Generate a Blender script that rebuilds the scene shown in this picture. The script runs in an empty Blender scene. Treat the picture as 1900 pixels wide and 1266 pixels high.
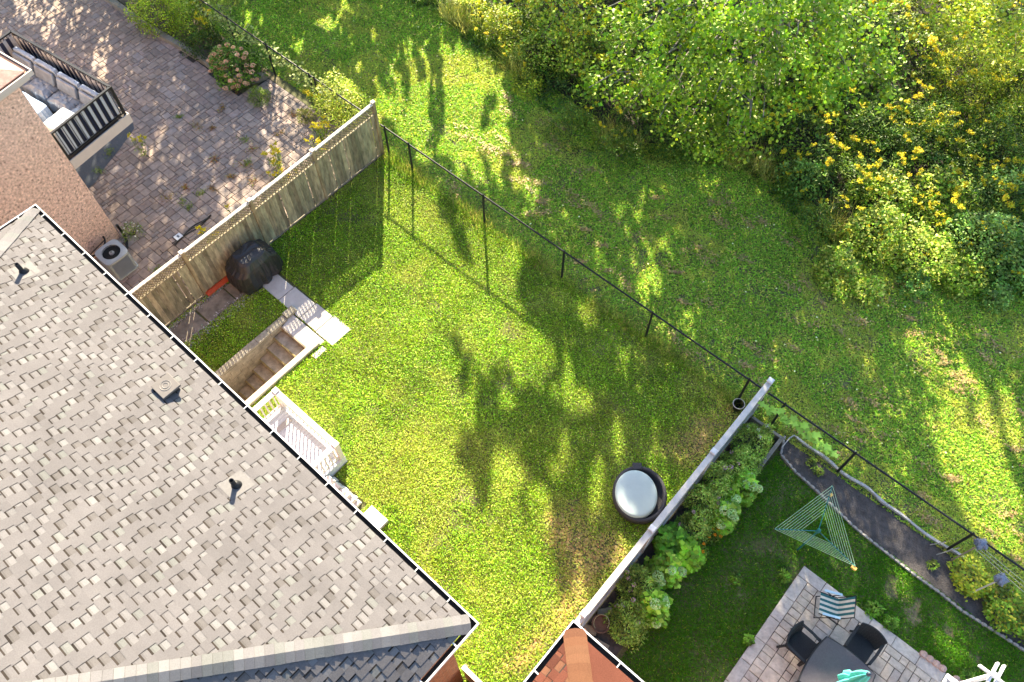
import bpy, math, random
import numpy as np
from mathutils import Vector, Matrix
random.seed(7); RNG = np.random.default_rng(11)
S = bpy.context.scene; COL = S.collection
R = math.radians

# ------------------------------------------------------------------ camera
CAM_H, PITCH, YAW, ROLL, FPX = 20.0192, 1.052434, -0.713822, 0.002871, 1525.46
_cp, _sp = math.cos(PITCH), math.sin(PITCH)
FW = np.array([math.sin(YAW)*_cp, math.cos(YAW)*_cp, -_sp])
_r = np.array([math.cos(YAW), -math.sin(YAW), 0.0]); _u = np.cross(_r, FW)
RT = math.cos(ROLL)*_r + math.sin(ROLL)*_u
UP = -math.sin(ROLL)*_r + math.cos(ROLL)*_u
cam = bpy.data.cameras.new('camera'); camo = bpy.data.objects.new('camera', cam); COL.objects.link(camo)
m = Matrix.Identity(4)
for i in range(3):
    m[i][0], m[i][1], m[i][2] = RT[i], UP[i], -FW[i]
m[2][3] = CAM_H
camo.matrix_world = m
cam.sensor_width = 36.0; cam.lens = FPX/1900*36; cam.clip_end = 1500; cam.clip_start = 0.1
S.camera = camo

# ------------------------------------------------------------------ sky, sun, exposure
SUN_EL, SUN_AZ = R(26), R(-44.6)          # azimuth clockwise from +Y
SUN = np.array([math.sin(SUN_AZ)*math.cos(SUN_EL), math.cos(SUN_AZ)*math.cos(SUN_EL), math.sin(SUN_EL)])
W = bpy.data.worlds.new('World'); S.world = W; W.use_nodes = True
nt = W.node_tree; sky = nt.nodes.new('ShaderNodeTexSky'); sky.sky_type = 'NISHITA'; sky.sun_disc = False
sky.sun_elevation = SUN_EL; sky.sun_rotation = SUN_AZ
nt.links.new(sky.outputs[0], nt.nodes['Background'].inputs[0]); nt.nodes['Background'].inputs[1].default_value = 0.085
sl = bpy.data.lights.new('sun', 'SUN'); sl.energy = 5.0; sl.angle = R(0.5); sl.color = (1.0, 0.87, 0.64)
so = bpy.data.objects.new('sun', sl); COL.objects.link(so)
so.rotation_euler = Vector(SUN).to_track_quat('Z', 'Y').to_euler(); so.location = (-30, 40, 40)
S.view_settings.view_transform = 'Standard'; S.view_settings.look = 'None'
S.view_settings.exposure = 2.45; S.view_settings.gamma = 1.0

# ------------------------------------------------------------------ helpers
def ground_px(x, y, z=0.0):
    """where a place on the ground falls in the photograph; used to read the photo's patches of light and dirt"""
    x = np.asarray(x, float); y = np.asarray(y, float); z = np.asarray(z, float) - CAM_H
    d = x*FW[0]+y*FW[1]+z*FW[2]
    a = (x*RT[0]+y*RT[1]+z*RT[2])/d*FPX+950
    b = 633-(x*UP[0]+y*UP[1]+z*UP[2])/d*FPX
    return a, b
def inside(px, py, poly):
    c = np.zeros(px.shape, bool); n = len(poly); j = n-1
    for i in range(n):
        xi, yi = poly[i]; xj, yj = poly[j]
        c ^= ((yi > py) != (yj > py)) & (px < (xj-xi)*(py-yi)/((yj-yi) or 1e-9)+xi)
        j = i
    return c
def hash2(ix, iy, s=0):
    h = (ix*374761393 + iy*668265263 + s*974634777) & 0xffffffff
    h = ((h ^ (h >> 13))*1274126177) & 0xffffffff
    return ((h ^ (h >> 16)) & 0xffff)/65535.0
def vnoise(x, y, s=0):
    x = np.asarray(x, float); y = np.asarray(y, float)
    ix = np.floor(x).astype(np.int64); iy = np.floor(y).astype(np.int64); fx = x-ix; fy = y-iy
    fx = fx*fx*(3-2*fx); fy = fy*fy*(3-2*fy)
    a = hash2(ix, iy, s); b = hash2(ix+1, iy, s); c = hash2(ix, iy+1, s); d = hash2(ix+1, iy+1, s)
    return (a*(1-fx)+b*fx)*(1-fy)+(c*(1-fx)+d*fx)*fy

def material(name, col, rough=0.8, var=0.25, scale=6.0, attr=False, bump=0.0, bscale=None, metal=0.0,
             trans=0.0, spec=0.3, alpha=1.0, detail=6.0, tint=None, stretch=None, macro=None):
    mt = bpy.data.materials.new(name); mt.use_nodes = True
    N = mt.node_tree.nodes; L = mt.node_tree.links; b = N['Principled BSDF']
    b.inputs['Roughness'].default_value = rough; b.inputs['Metallic'].default_value = metal
    b.inputs['Specular IOR Level'].default_value = spec
    tc = N.new('ShaderNodeTexCoord'); nz = N.new('ShaderNodeTexNoise')
    nz.inputs['Scale'].default_value = scale; nz.inputs['Detail'].default_value = detail; nz.inputs['Roughness'].default_value = 0.65
    if stretch:
        mp = N.new('ShaderNodeMapping'); mp.inputs['Scale'].default_value = stretch; L.new(tc.outputs['Object'], mp.inputs['Vector']); L.new(mp.outputs[0], nz.inputs['Vector'])
    else: L.new(tc.outputs['Object'], nz.inputs['Vector'])
    rp = N.new('ShaderNodeValToRGB'); rp.color_ramp.elements[0].position = 0.25; rp.color_ramp.elements[1].position = 0.75
    lo, hi = 1-var, 1+var
    t = tint or (1, 1, 1)
    rp.color_ramp.elements[0].color = (lo*t[0], lo*t[1], lo*t[2], 1); rp.color_ramp.elements[1].color = (hi, hi, hi, 1)
    L.new(nz.outputs['Fac'], rp.inputs['Fac'])
    mx = N.new('ShaderNodeMix'); mx.data_type = 'RGBA'; mx.blend_type = 'MULTIPLY'; mx.inputs['Factor'].default_value = 1
    if attr:
        at = N.new('ShaderNodeAttribute'); at.attribute_name = 'col'; L.new(at.outputs['Color'], mx.inputs['A'])
    else:
        mx.inputs['A'].default_value = (*col, 1)
    L.new(rp.outputs['Color'], mx.inputs['B'])
    res = mx.outputs['Result']
    if macro:
        n3 = N.new('ShaderNodeTexNoise'); n3.inputs['Scale'].default_value = macro[0]; n3.inputs['Detail'].default_value = 5; L.new(tc.outputs['Object'], n3.inputs['Vector'])
        r3 = N.new('ShaderNodeValToRGB'); r3.color_ramp.elements[0].position = .3; r3.color_ramp.elements[1].position = .7
        r3.color_ramp.elements[0].color = (1-macro[1], 1-macro[1], 1-macro[1], 1); r3.color_ramp.elements[1].color = (1+macro[1], 1+macro[1], 1+macro[1], 1); L.new(n3.outputs['Fac'], r3.inputs['Fac'])
        m3 = N.new('ShaderNodeMix'); m3.data_type = 'RGBA'; m3.blend_type = 'MULTIPLY'; m3.inputs['Factor'].default_value = 1
        L.new(res, m3.inputs['A']); L.new(r3.outputs['Color'], m3.inputs['B']); res = m3.outputs['Result']
    L.new(res, b.inputs['Base Color'])
    if bump:
        n2 = N.new('ShaderNodeTexNoise'); n2.inputs['Scale'].default_value = bscale or scale*6; n2.inputs['Detail'].default_value = 4
        L.new(tc.outputs['Object'], n2.inputs['Vector'])
        bp = N.new('ShaderNodeBump'); bp.inputs['Strength'].default_value = bump; bp.inputs['Distance'].default_value = 0.02
        L.new(n2.outputs['Fac'], bp.inputs['Height']); L.new(bp.outputs['Normal'], b.inputs['Normal'])
    if trans:
        tr = N.new('ShaderNodeBsdfTranslucent'); ms = N.new('ShaderNodeMixShader'); ms.inputs[0].default_value = trans
        hs = N.new('ShaderNodeHueSaturation'); hs.inputs['Saturation'].default_value = 1.1; hs.inputs['Value'].default_value = 1.5
        L.new(mx.outputs['Result'], hs.inputs['Color']); L.new(hs.outputs['Color'], tr.inputs['Color'])
        L.new(b.outputs[0], ms.inputs[1]); L.new(tr.outputs[0], ms.inputs[2])
        L.new(ms.outputs[0], N['Material Output'].inputs['Surface'])
    if alpha < 1:
        b.inputs['Alpha'].default_value = alpha
    return mt

ORG = {}
def tag(o, label=None, cat=None, group=None, kind=None):
    if label: o['label'] = label
    if cat: o['category'] = cat
    if group: o['group'] = group
    if kind: o['kind'] = kind
    return o
def thing(name, loc, label, cat, group=None, rz=0.0):
    o = bpy.data.objects.new(name, None); COL.objects.link(o); o.location = loc; o.rotation_euler = (0, 0, rz)
    o.empty_display_size = 0.2; ORG[o.name] = Vector(loc) if not rz else None
    return tag(o, label, cat, group)
def copy_thing(o, loc, rz=0.0, sc=1.0, label=None):
    r = o.copy(); COL.objects.link(r); r.location = loc; r.rotation_euler = (0, 0, rz); r.scale = (sc, sc, sc)
    if label: r['label'] = label
    for ch in list(o.children):
        c = ch.copy(); COL.objects.link(c); c.parent = r
        for g in list(ch.children):
            d = g.copy(); COL.objects.link(d); d.parent = c
    return r

class MB:
    """collects polygons, then links them as one mesh object"""
    def __init__(s): s.v = []; s.f = []; s.c = []; s.cc = (1, 1, 1)
    def face(s, pts, c=None):
        n = len(s.v); s.v += [tuple(p) for p in pts]; s.f.append(tuple(range(n, n+len(pts)))); s.c.append(c or s.cc)
    def hexa(s, p, c=None):       # 8 corners: bottom 4 ccw, top 4 ccw
        n = len(s.v); s.v += [tuple(q) for q in p]
        for f in ((3, 2, 1, 0), (4, 5, 6, 7), (0, 1, 5, 4), (1, 2, 6, 5), (2, 3, 7, 6), (3, 0, 4, 7)):
            s.f.append(tuple(n+i for i in f)); s.c.append(c or s.cc)
        return s
    def box(s, x0, y0, z0, x1, y1, z1, c=None):
        return s.hexa([(x0, y0, z0), (x1, y0, z0), (x1, y1, z0), (x0, y1, z0), (x0, y0, z1), (x1, y0, z1), (x1, y1, z1), (x0, y1, z1)], c)
    def bar(s, a, b, w, h, c=None, up=(0, 0, 1)):   # beam of width w, height h between two points
        a = Vector(a); b = Vector(b); d = (b-a).normalized(); u = Vector(up)
        if abs(d.dot(u)) > .98: u = Vector((0, 1, 0))
        x = d.cross(u).normalized()*w/2; y = x.cross(d).normalized()*h/2
        return s.hexa([a-x-y, a+x-y, b+x-y, b-x-y, a-x+y, a+x+y, b+x+y, b-x+y], c)
    def tube(s, pts, r, n=6, c=None, cap=True):
        pts = [Vector(p) for p in pts]; k = len(pts); base = len(s.v)
        rr = r if isinstance(r, (list, tuple)) else [r]*k
        for i, p in enumerate(pts):
            d = (pts[min(i+1, k-1)]-pts[max(i-1, 0)]).normalized()
            u = Vector((0, 0, 1)) if abs(d.z) < .95 else Vector((1, 0, 0))
            x = d.cross(u).normalized(); y = x.cross(d)
            for j in range(n):
                a = 2*math.pi*j/n; s.v.append(tuple(p+(x*math.cos(a)+y*math.sin(a))*rr[i]))
        for i in range(k-1):
            for j in range(n):
                s.f.append((base+i*n+j, base+i*n+(j+1) % n, base+(i+1)*n+(j+1) % n, base+(i+1)*n+j)); s.c.append(c or s.cc)
        if cap:
            s.f.append(tuple(base+j for j in range(n))[::-1]); s.c.append(c or s.cc)
            s.f.append(tuple(base+(k-1)*n+j for j in range(n))); s.c.append(c or s.cc)
        return s
    def lathe(s, prof, ctr=(0, 0, 0), n=32, c=None, sx=1, sy=1, fn=None):
        base = len(s.v); k = len(prof)
        for r, z in prof:
            for j in range(n):
                a = 2*math.pi*j/n; q = r*(fn(a, z) if fn else 1)
                s.v.append((ctr[0]+q*math.cos(a)*sx, ctr[1]+q*math.sin(a)*sy, ctr[2]+z))
        for i in range(k-1):
            for j in range(n):
                s.f.append((base+i*n+j, base+i*n+(j+1) % n, base+(i+1)*n+(j+1) % n, base+(i+1)*n+j)); s.c.append(c or s.cc)
        s.f.append(tuple(base+(k-1)*n+j for j in range(n))); s.c.append(c or s.cc)
        return s
    def prism(s, poly, z0, z1, c=None):
        n = len(poly); b = len(s.v)
        s.v += [(p[0], p[1], z0) for p in poly]+[(p[0], p[1], z1) for p in poly]
        s.f.append(tuple(range(b, b+n))[::-1]); s.c.append(c or s.cc); s.f.append(tuple(range(b+n, b+2*n))); s.c.append(c or s.cc)
        for i in range(n):
            j = (i+1) % n; s.f.append((b+i, b+j, b+n+j, b+n+i)); s.c.append(c or s.cc)
        return s
    def build(s, name, mat, parent=None, smooth=False, org=None, bevel=0.0):
        me = bpy.data.meshes.new(name); v = s.v; o = None
        if parent is not None:
            o = ORG.get(parent.name)
            if o is None and parent.parent is not None: o = ORG.get(parent.parent.name)
        elif org is not None: o = Vector(org)
        if o is not None: v = [(p[0]-o[0], p[1]-o[1], p[2]-o[2]) for p in v]
        me.from_pydata(v, [], s.f); me.update()
        ca = me.color_attributes.new('col', 'FLOAT_COLOR', 'CORNER')
        arr = np.ones((len(me.loops), 4), np.float32)
        cnt = np.array([len(f) for f in s.f]); arr[:, :3] = np.repeat(np.array(s.c, np.float32).reshape(-1, 3), cnt, axis=0)
        ca.data.foreach_set('color', arr.ravel())
        me.materials.append(mat)
        if smooth: me.polygons.foreach_set('use_smooth', [True]*len(me.polygons))
        ob = bpy.data.objects.new(name, me); COL.objects.link(ob)
        if parent is not None:
            ob.parent = parent; ORG[ob.name] = o
        elif org is not None: ob.location = org; ORG[ob.name] = Vector(org)
        if bevel:
            bv = ob.modifiers.new('bevel', 'BEVEL'); bv.width = bevel; bv.segments = 2; bv.limit_method = 'ANGLE'
        return ob

def np_mesh(name, V, nper, colors, mat, parent=None, org=None, smooth=False):
    """V: (n*nper,3) vertices of n polygons with nper corners each; colors (n,3)"""
    n = len(V)//nper; me = bpy.data.meshes.new(name); V = np.asarray(V, np.float32)
    o = None
    if parent is not None: o = ORG.get(parent.name)
    elif org is not None: o = org
    if o is not None: V = V-np.array(o, np.float32)
    me.vertices.add(len(V)); me.vertices.foreach_set('co', V.ravel())
    me.loops.add(len(V)); me.loops.foreach_set('vertex_index', np.arange(len(V), dtype=np.int32))
    me.polygons.add(n); me.polygons.foreach_set('loop_start', np.arange(n, dtype=np.int32)*nper)
    me.polygons.foreach_set('loop_total', np.full(n, nper, np.int32))
    me.update(calc_edges=True)
    ca = me.color_attributes.new('col', 'FLOAT_COLOR', 'CORNER')
    arr = np.ones((len(V), 4), np.float32); gn = GAIN.get(mat.name, (1, 1, 1)); arr[:, :3] = np.repeat(np.clip(np.asarray(colors, np.float32)*np.array(gn, np.float32), 0, .95), nper, axis=0)
    ca.data.foreach_set('color', arr.ravel()); me.materials.append(mat)
    ob = bpy.data.objects.new(name, me); COL.objects.link(ob)
    if parent is not None: ob.parent = parent; ORG[ob.name] = o
    elif org is not None: ob.location = org; ORG[ob.name] = Vector(org)
    return ob

GAIN = {'leaf': (1.6, 1.5, .75), 'grass_blade': (1.72, 1.82, .88)}
def unit(v): return v/np.maximum(np.linalg.norm(v, axis=-1, keepdims=True), 1e-9)
def leaves(P, size, up=0.6, wide=0.55, rng=None, axis=None, face=None):
    """one diamond-shaped leaf per point: returns (n*4,3)"""
    rng = rng or RNG; n = len(P); size = np.broadcast_to(size, (n,))
    nrm = unit(rng.normal(size=(n, 3))*(1-up)+np.array([0, 0, up*1.6]))
    if face is not None: nrm = unit(np.array(face)+rng.normal(size=(n, 3))*.35)      # leaves turned to the light
    a = rng.normal(size=(n, 3)) if axis is None else axis
    t = unit(a-nrm*np.sum(a*nrm, -1, keepdims=True)); s = np.cross(nrm, t)
    L = t*size[:, None]; Wd = s*size[:, None]*wide*0.5
    P = P-L*0.4
    q = np.stack([P, P+L*0.45+Wd+nrm*size[:, None]*.05, P+L, P+L*0.45-Wd+nrm*size[:, None]*.05], 1)
    return q.reshape(-1, 3)
def tones(n, base, var=0.3, alt=None, p=0.2, rng=None):
    rng = rng or RNG
    c = np.array(base)[None, :]*(1+var*rng.normal(size=(n, 1)))*(1+0.10*rng.normal(size=(n, 3)))
    if alt is not None:
        k = rng.random(n) < p; c[k] = np.array(alt)*(1+var*rng.normal(size=(k.sum(), 1)))
    return np.clip(c, 0.004, 0.95)

# ------------------------------------------------------------------ where the trees outside the frame keep the sun off the ground
LIT = [
 [(690,205),(700,125),(735,105),(765,70),(800,80),(830,78),(850,90),(880,112),(905,118),(930,150),(948,170),(948,205),(945,250),(958,285),(985,325),(1002,370),(975,400),(890,345),(760,275),(700,228)],
 [(545,75),(570,60),(562,95),(550,100)],[(590,40),(640,15),(650,35),(600,60)],
 [(1128,398),(1195,362),(1250,345),(1240,362),(1165,402)],[(1098,450),(1112,455),(1118,500),(1104,502)],
 [(1184,440),(1200,438),(1222,488),(1205,492)],[(1218,452),(1238,452),(1252,488),(1238,490)],
 [(1188,505),(1212,500),(1225,530),(1222,590),(1195,640),(1188,600)],[(1222,525),(1230,525),(1236,580),(1226,580)],
 [(1468,560),(1484,555),(1492,600),(1480,618)],[(1265,585),(1278,582),(1285,620),(1272,625)],[(1300,610),(1330,620),(1325,660),(1300,640)],
 [(1545,515),(1575,530),(1622,600),(1605,615),(1570,565)],[(1600,668),(1618,660),(1642,730),(1625,742)],
 [(1690,590),(1720,580),(1765,625),(1800,690),(1830,735),(1850,800),(1872,880),(1900,935),(1900,1050),(1850,1010),(1790,965),(1752,900),(1735,830),(1700,790),(1660,730),(1672,690)],
 [(1842,718),(1868,735),(1900,795),(1900,860),(1872,810)],
]
LIT_DARK = [  # shade inside those sunny patches
 [(790,70),(815,70),(824,180),(822,275),(797,268)],[(738,100),(752,100),(752,190),(738,185)],[(765,70),(780,70),(782,150),(770,150)],[(895,180),(920,170),(920,235),(900,240)],
 [(705,125),(725,120),(728,190),(708,195)],
 [(890,300),(905,300),(918,335),(938,345),(935,295),(948,290),(955,345),(980,352),(985,378),(940,380),(905,350)],
 [(1725,690),(1755,700),(1750,730),(1722,715)],[(1790,735),(1812,760),(1812,800),(1790,770)],
]
LAWN_DARK = [
 [(820,640),(846,633),(862,668),(885,690),(895,705),(922,690),(930,720),(925,760),(915,830),(905,870),(912,925),(900,950),(885,945),(880,900),(852,860),(840,840),(862,800),(838,700)],
 [(930,695),(950,690),(955,720),(1000,730),(1010,690),(1045,690),(1020,640),(1000,600),(962,560),(958,500),(1000,485),(1010,420),(1050,440),(1200,570),(1440,715),(1225,950),(1120,1080),(1035,1100),(1012,1055),(1008,990),(1035,960),(1005,945),(985,1000),(960,940),(985,880),(960,830),(915,840),(910,780),(962,735)],
 [(812,378),(845,378),(868,420),(872,500),(852,470),(838,430),(815,410)],
 [(940,405),(985,425),(990,470),(955,460)],
 [(1070,985),(1180,985),(1100,1100),(1040,1100)],
]
LAWN_LIT = [
 [(1018,722),(1048,698),(1090,715),(1112,748),(1080,768),(1030,762)],[(1075,558),(1112,562),(1118,608),(1085,612)],
 [(1183,598),(1225,600),(1228,645),(1192,640)],[(1183,658),(1201,655),(1202,692),(1186,692)],[(1132,665),(1150,660),(1168,695),(1155,700)],
 [(1235,742),(1345,750),(1345,762),(1240,758)],[(1012,838),(1040,838),(1048,885),(1016,892)],[(1098,865),(1128,875),(1118,960),(1098,965)],
 [(1308,786),(1345,790),(1345,812),(1308,806)],[(1185,655),(1200,655),(1200,690),(1185,690)],[(1040,620),(1060,640),(1050,650)],[(1130,770),(1150,770),(1160,860),(1140,850)],
]
RIGHT_LIT = [[(1640,1048),(1690,1040),(1770,1070),(1775,1090),(1720,1085),(1655,1100)],[(1745,1130),(1762,1128),(1775,1170),(1752,1165)],[(1720,1170),(1790,1200),(1805,1245),(1770,1245)],[(1600,935),(1618,938),(1618,968),(1605,962)]]
PAVE_LIT = [[(560,180),(690,200),(690,260),(600,380),(540,420),(500,330)],[(590,130),(690,150),(690,200),(600,200)],[(20,0),(150,0),(150,45),(95,75),(40,50)],[(65,100),(115,78),(110,130),(75,130)],[(165,85),(205,70),(195,150),(168,140)],[(60,25),(100,20),(95,90),(60,70)],
 [(505,150),(560,175),(590,225),(580,290),(545,340),(500,330),(478,240)],[(380,360),(450,330),(520,330),(480,375),(420,395)],[(260,300),(300,230),(312,250),(275,320)],[(350,60),(500,110),(600,150),(690,200),(640,230),(560,190),(480,120),(380,90)],[(410,60),(430,0),(470,0),(450,90)],[(330,10),(380,0),(400,70),(360,80)]]
WILD_LIT = [[(1540,400),(1640,400),(1740,440),(1780,560),(1780,640),(1560,600),(1500,510)],[(1700,0),(1900,0),(1900,210),(1860,180),(1800,80),(1740,60)],[(1560,330),(1660,380),(1700,470),(1640,520),(1540,440)],[(1800,470),(1900,440),(1900,620),(1780,600)],[(800,0),(1010,0),(1000,150),(930,160),(860,60)],[(1080,120),(1200,160),(1180,240),(1090,200)],[(1480,600),(1500,520),(1540,560)]]
def any_in(px, py, polys):
    r = np.zeros(px.shape, bool)
    for p in polys: r |= inside(px, py, p)
    return r
def shaded(x, y):
    px, py = ground_px(x, y)
    al = (x*math.sin(SUN_AZ)+y*math.cos(SUN_AZ)); ac_ = (x*math.cos(SUN_AZ)-y*math.sin(SUN_AZ))
    st_ = vnoise(ac_*3.1, al*.75, 15)*.6+vnoise(ac_*7, al*1.6, 16)*.4          # long thin gaps between branches
    px = px+(vnoise(x*1.7, y*1.7, 5)-.5)*18; py = py+(st_-.5)*75
    lawn = (y < 11.15) & (x > -15.1) & (x < -1.2)
    strip = (y >= 11.15)
    right = (x >= -1.2) & (y < 11.15)
    left = (x <= -15.1) & (y < 11.15)
    sh = strip & ~(any_in(px, py, LIT) & ~any_in(px, py, LIT_DARK))
    sh |= lawn & any_in(px, py, LAWN_DARK) & ~any_in(px, py, LAWN_LIT)
    sh &= ~(lawn & (st_ > .70)) & ~(strip & (st_ > .83))
    sh |= right & ~any_in(px, py, RIGHT_LIT)
    sh |= left & (~any_in(px, py, PAVE_LIT) | (RNG.random(len(px)) < .22))
    wild = y > 15.6 + vnoise(x*.3, y*.3, 3)*3
    sh &= ~(wild & (any_in(px, py, WILD_LIT) | (vnoise(x*.6+3, y*.6, 21) > .80)))
    return sh

# ------------------------------------------------------------------ materials
M_soil = material('soil', (.13, .10, .07), .95, .4, 3, bump=.6, bscale=40)
M_leaf = material('leaf', (1, 1, 1), .5, .12, 2, attr=True, trans=.20, spec=.25)
M_grass = material('grass_blade', (1, 1, 1), .5, .18, .9, attr=True, trans=.30, spec=.15)
M_petal = material('petal', (1, 1, 1), .7, .1, 3, attr=True, trans=.2)
M_bark = material('bark', (.12, .095, .07), .9, .35, 9, bump=.6)
M_stem = material('stem', (.07, .09, .03), .8, .3, 9)
M_stone = material('paver_stone', (1, 1, 1), .85, .30, 7, attr=True, bump=.8, bscale=16, macro=(.9, .12))
M_joint = material('paver_joint', (.05, .045, .04), .95, .4, 7)
M_conc = material('concrete', (.46, .44, .41), .88, .18, 3, bump=.25, bscale=60)
M_concold = material('weathered_concrete', (.25, .215, .165), .9, .5, 4, bump=.5, bscale=40, macro=(1.2, .2))
M_block = material('retaining_block', (.29, .265, .20), .92, .5, 5, bump=.4, bscale=30)
M_shingle = material('shingle', (1, 1, 1), .9, .16, 55, attr=True, bump=.5, bscale=220, spec=.15, macro=(1.3, .10))
M_white = material('white_paint', (.62, .62, .61), .5, .04, 4)
M_gutin = material('gutter_inside', (.035, .027, .022), .7, .4, 6)
M_black = material('black_metal', (.012, .013, .016), .45, .2, 5)
M_pipe = material('black_pipe', (.014, .014, .016), .5, .2, 8)
M_board = material('weathered_board', (1, 1, 1), .9, .62, 5, attr=True, bump=.35, bscale=30, stretch=(1, 2.2, .5))
M_cap = material('bleached_wood', (.55, .50, .42), .85, .2, 5, bump=.2)
M_greyw = material('grey_wood', (1, 1, 1), .85, .2, 5, attr=True, bump=.2)
M_brick = material('neighbour_plaster', (.5, .4, .33), .9, .2, 6)

# ------------------------------------------------------------------ ground sheet (with the stairwell cut out)
gx = [-300, -12.7, -11.6, 300]; gy = [-300, 1.0, 4.68, 300]
g = MB()
for i in range(3):
    for j in range(3):
        if (i, j) == (1, 1): continue
        g.face([(gx[i], gy[j], 0), (gx[i+1], gy[j], 0), (gx[i+1], gy[j+1], 0), (gx[i], gy[j+1], 0)])
def ground_material():
    mt = bpy.data.materials.new('turf_soil'); mt.use_nodes = True
    N = mt.node_tree.nodes; L = mt.node_tree.links; b = N['Principled BSDF']; b.inputs['Roughness'].default_value = .95
    tc = N.new('ShaderNodeTexCoord')
    def noise(sc, det=6):
        n = N.new('ShaderNodeTexNoise'); n.inputs['Scale'].default_value = sc; n.inputs['Detail'].default_value = det
        L.new(tc.outputs['Object'], n.inputs['Vector']); return n.outputs['Fac']
    def ramp(f, stops):
        r = N.new('ShaderNodeValToRGB'); L.new(f, r.inputs['Fac']); e = r.color_ramp.elements
        e[0].position, e[0].color = stops[0][0], (*stops[0][1], 1); e[1].position, e[1].color = stops[-1][0], (*stops[-1][1], 1)
        for p, c in stops[1:-1]:
            q = e.new(p); q.color = (*c, 1)
        return r.outputs['Color']
    a = ramp(noise(.8), [(.3, (.075, .09, .03)), (.55, (.13, .125, .055)), (.74, (.27, .21, .14))])
    c = ramp(noise(14), [(.3, (.6, .6, .6)), (.7, (1.4, 1.35, 1.3))])
    mx = N.new('ShaderNodeMix'); mx.data_type = 'RGBA'; mx.blend_type = 'MULTIPLY'; mx.inputs['Factor'].default_value = 1
    L.new(a, mx.inputs['A']); L.new(c, mx.inputs['B']); L.new(mx.outputs['Result'], b.inputs['Base Color'])
    bp = N.new('ShaderNodeBump'); bp.inputs['Strength'].default_value = .6; bp.inputs['Distance'].default_value = .03
    L.new(noise(45), bp.inputs['Height']); L.new(bp.outputs['Normal'], b.inputs['Normal'])
    return mt
tag(g.build('ground', ground_material()), kind='structure')

# ------------------------------------------------------------------ paving
def pack(nx, ny, rng, sizes):
    occ = np.zeros((nx, ny), bool); out = []
    for j in range(ny):
        for i in range(nx):
            if occ[i, j]: continue
            for w, h in rng.sample(sizes, len(sizes))+[(1, 1)]:
                if i+w <= nx and j+h <= ny and not occ[i:i+w, j:j+h].any():
                    occ[i:i+w, j:j+h] = True; out.append((i, j, w, h)); break
    return out
def paver_slab(mb, x0, y0, x1, y1, z0, z1, gap, col, jit=.004):
    a = gap/2; r = lambda: random.uniform(-jit, jit); t = .012
    lo = [(x0+a+r(), y0+a+r()), (x1-a+r(), y0+a+r()), (x1-a+r(), y1-a+r()), (x0+a+r(), y1-a+r())]
    cx = sum(p[0] for p in lo)/4; cy = sum(p[1] for p in lo)/4
    hi = [(p[0]+(t if p[0] < cx else -t), p[1]+(t if p[1] < cy else -t)) for p in lo]
    dz = [random.uniform(-.003, .003) for _ in hi]
    b = [(p[0], p[1], z0) for p in lo]; mid = [(p[0], p[1], z1-.008) for p in lo]; top = [(p[0], p[1], z1+d) for p, d in zip(hi, dz)]
    for i in range(4):
        k = (i+1) % 4
        mb.face([b[i], b[k], mid[k], mid[i]], col); mb.face([mid[i], mid[k], top[k], top[i]], col)
    mb.face(top, col)
PCOL = [(.21, .185, .17), (.24, .20, .18), (.18, .175, .18), (.165, .175, .195), (.27, .225, .185), (.22, .18, .18), (.185, .165, .155), (.25, .22, .20)]
mod = .135; X0, Y0 = -32.4, 1.9
rr = random.Random(3)
paving = MB(); nx, ny = int((32.4-15.32)/mod), int((10.95-Y0)/mod)
for i, j, w, h in pack(nx, ny, rr, [(2, 2), (3, 2), (2, 3), (2, 1), (1, 2), (2, 2), (3, 2)]):
    x0 = X0+i*mod; y0 = Y0+j*mod; cx = x0+w*mod/2; cy = y0+h*mod/2
    if cx < -20.6 and cy > 9.85: continue
    c = PCOL[rr.randrange(len(PCOL))]; f = rr.uniform(.82, 1.2); c = tuple(.62*a_+.38*b_ for a_, b_ in zip((.215, .187, .178), c)); c = (c[0]*1.36, c[1]*1.2, c[2]*1.06)
    paver_slab(paving, x0, y0, x0+w*mod, y0+h*mod, .0, .035+rr.uniform(-.002, .002), .012, tuple(v*f for v in c))
tag(paving.build('patio_paving', M_stone), kind='structure')
jb = MB(); jb.face([(X0, Y0, .012), (-15.3, Y0, .012), (-15.3, 10.97, .012), (-20.6, 10.97, .012), (-20.6, 9.9, .012), (X0, 9.9, .012)])
tag(jb.build('patio_base', M_joint), kind='structure')

# right neighbour's terrace: border stones, a soldier course, then a mixed field
terr = MB(); rr = random.Random(5)
def shade_of(c, f): return tuple(v*f for v in c)
GC = [(.46, .40, .33), (.50, .435, .355), (.42, .365, .315), (.52, .44, .35), (.47, .405, .335)]
BC = [(.46, .42, .375), (.42, .39, .35), (.49, .44, .39)]
TX0, TY1 = 1.98, 8.54
y = TY1
paver_slab(terr, TX0, TY1-.30, TX0+.62, TY1, 0, .05, .012, BC[0])
x = TX0+.62
while x < 9:
    paver_slab(terr, x, TY1-.30, x+.62, TY1, 0, .05, .012, rr.choice(BC)); x += .62
y = TY1-.30
while y > 1:
    paver_slab(terr, TX0, y-.62, TX0+.28, y, 0, .05, .012, rr.choice(BC)); y -= .62
y = TY1-.30
while y > 1:
    paver_slab(terr, TX0+.28, y-.185, TX0+.56, y, 0, .045, .014, shade_of(rr.choice(GC), rr.uniform(.9, 1.1))); y -= .185
mod = .185
for i, j, w, h in pack(36, 39, rr, [(2, 2), (1, 2), (2, 1), (1, 1), (2, 2), (2, 1)]):
    x0 = TX0+.56+i*mod; y1 = TY1-.30-j*mod
    paver_slab(terr, x0, y1-h*mod, x0+w*mod, y1, 0, .045, .014, shade_of(rr.choice(GC), rr.uniform(.85, 1.12)))
tag(terr.build('terrace_paving', M_stone), kind='structure')
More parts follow.
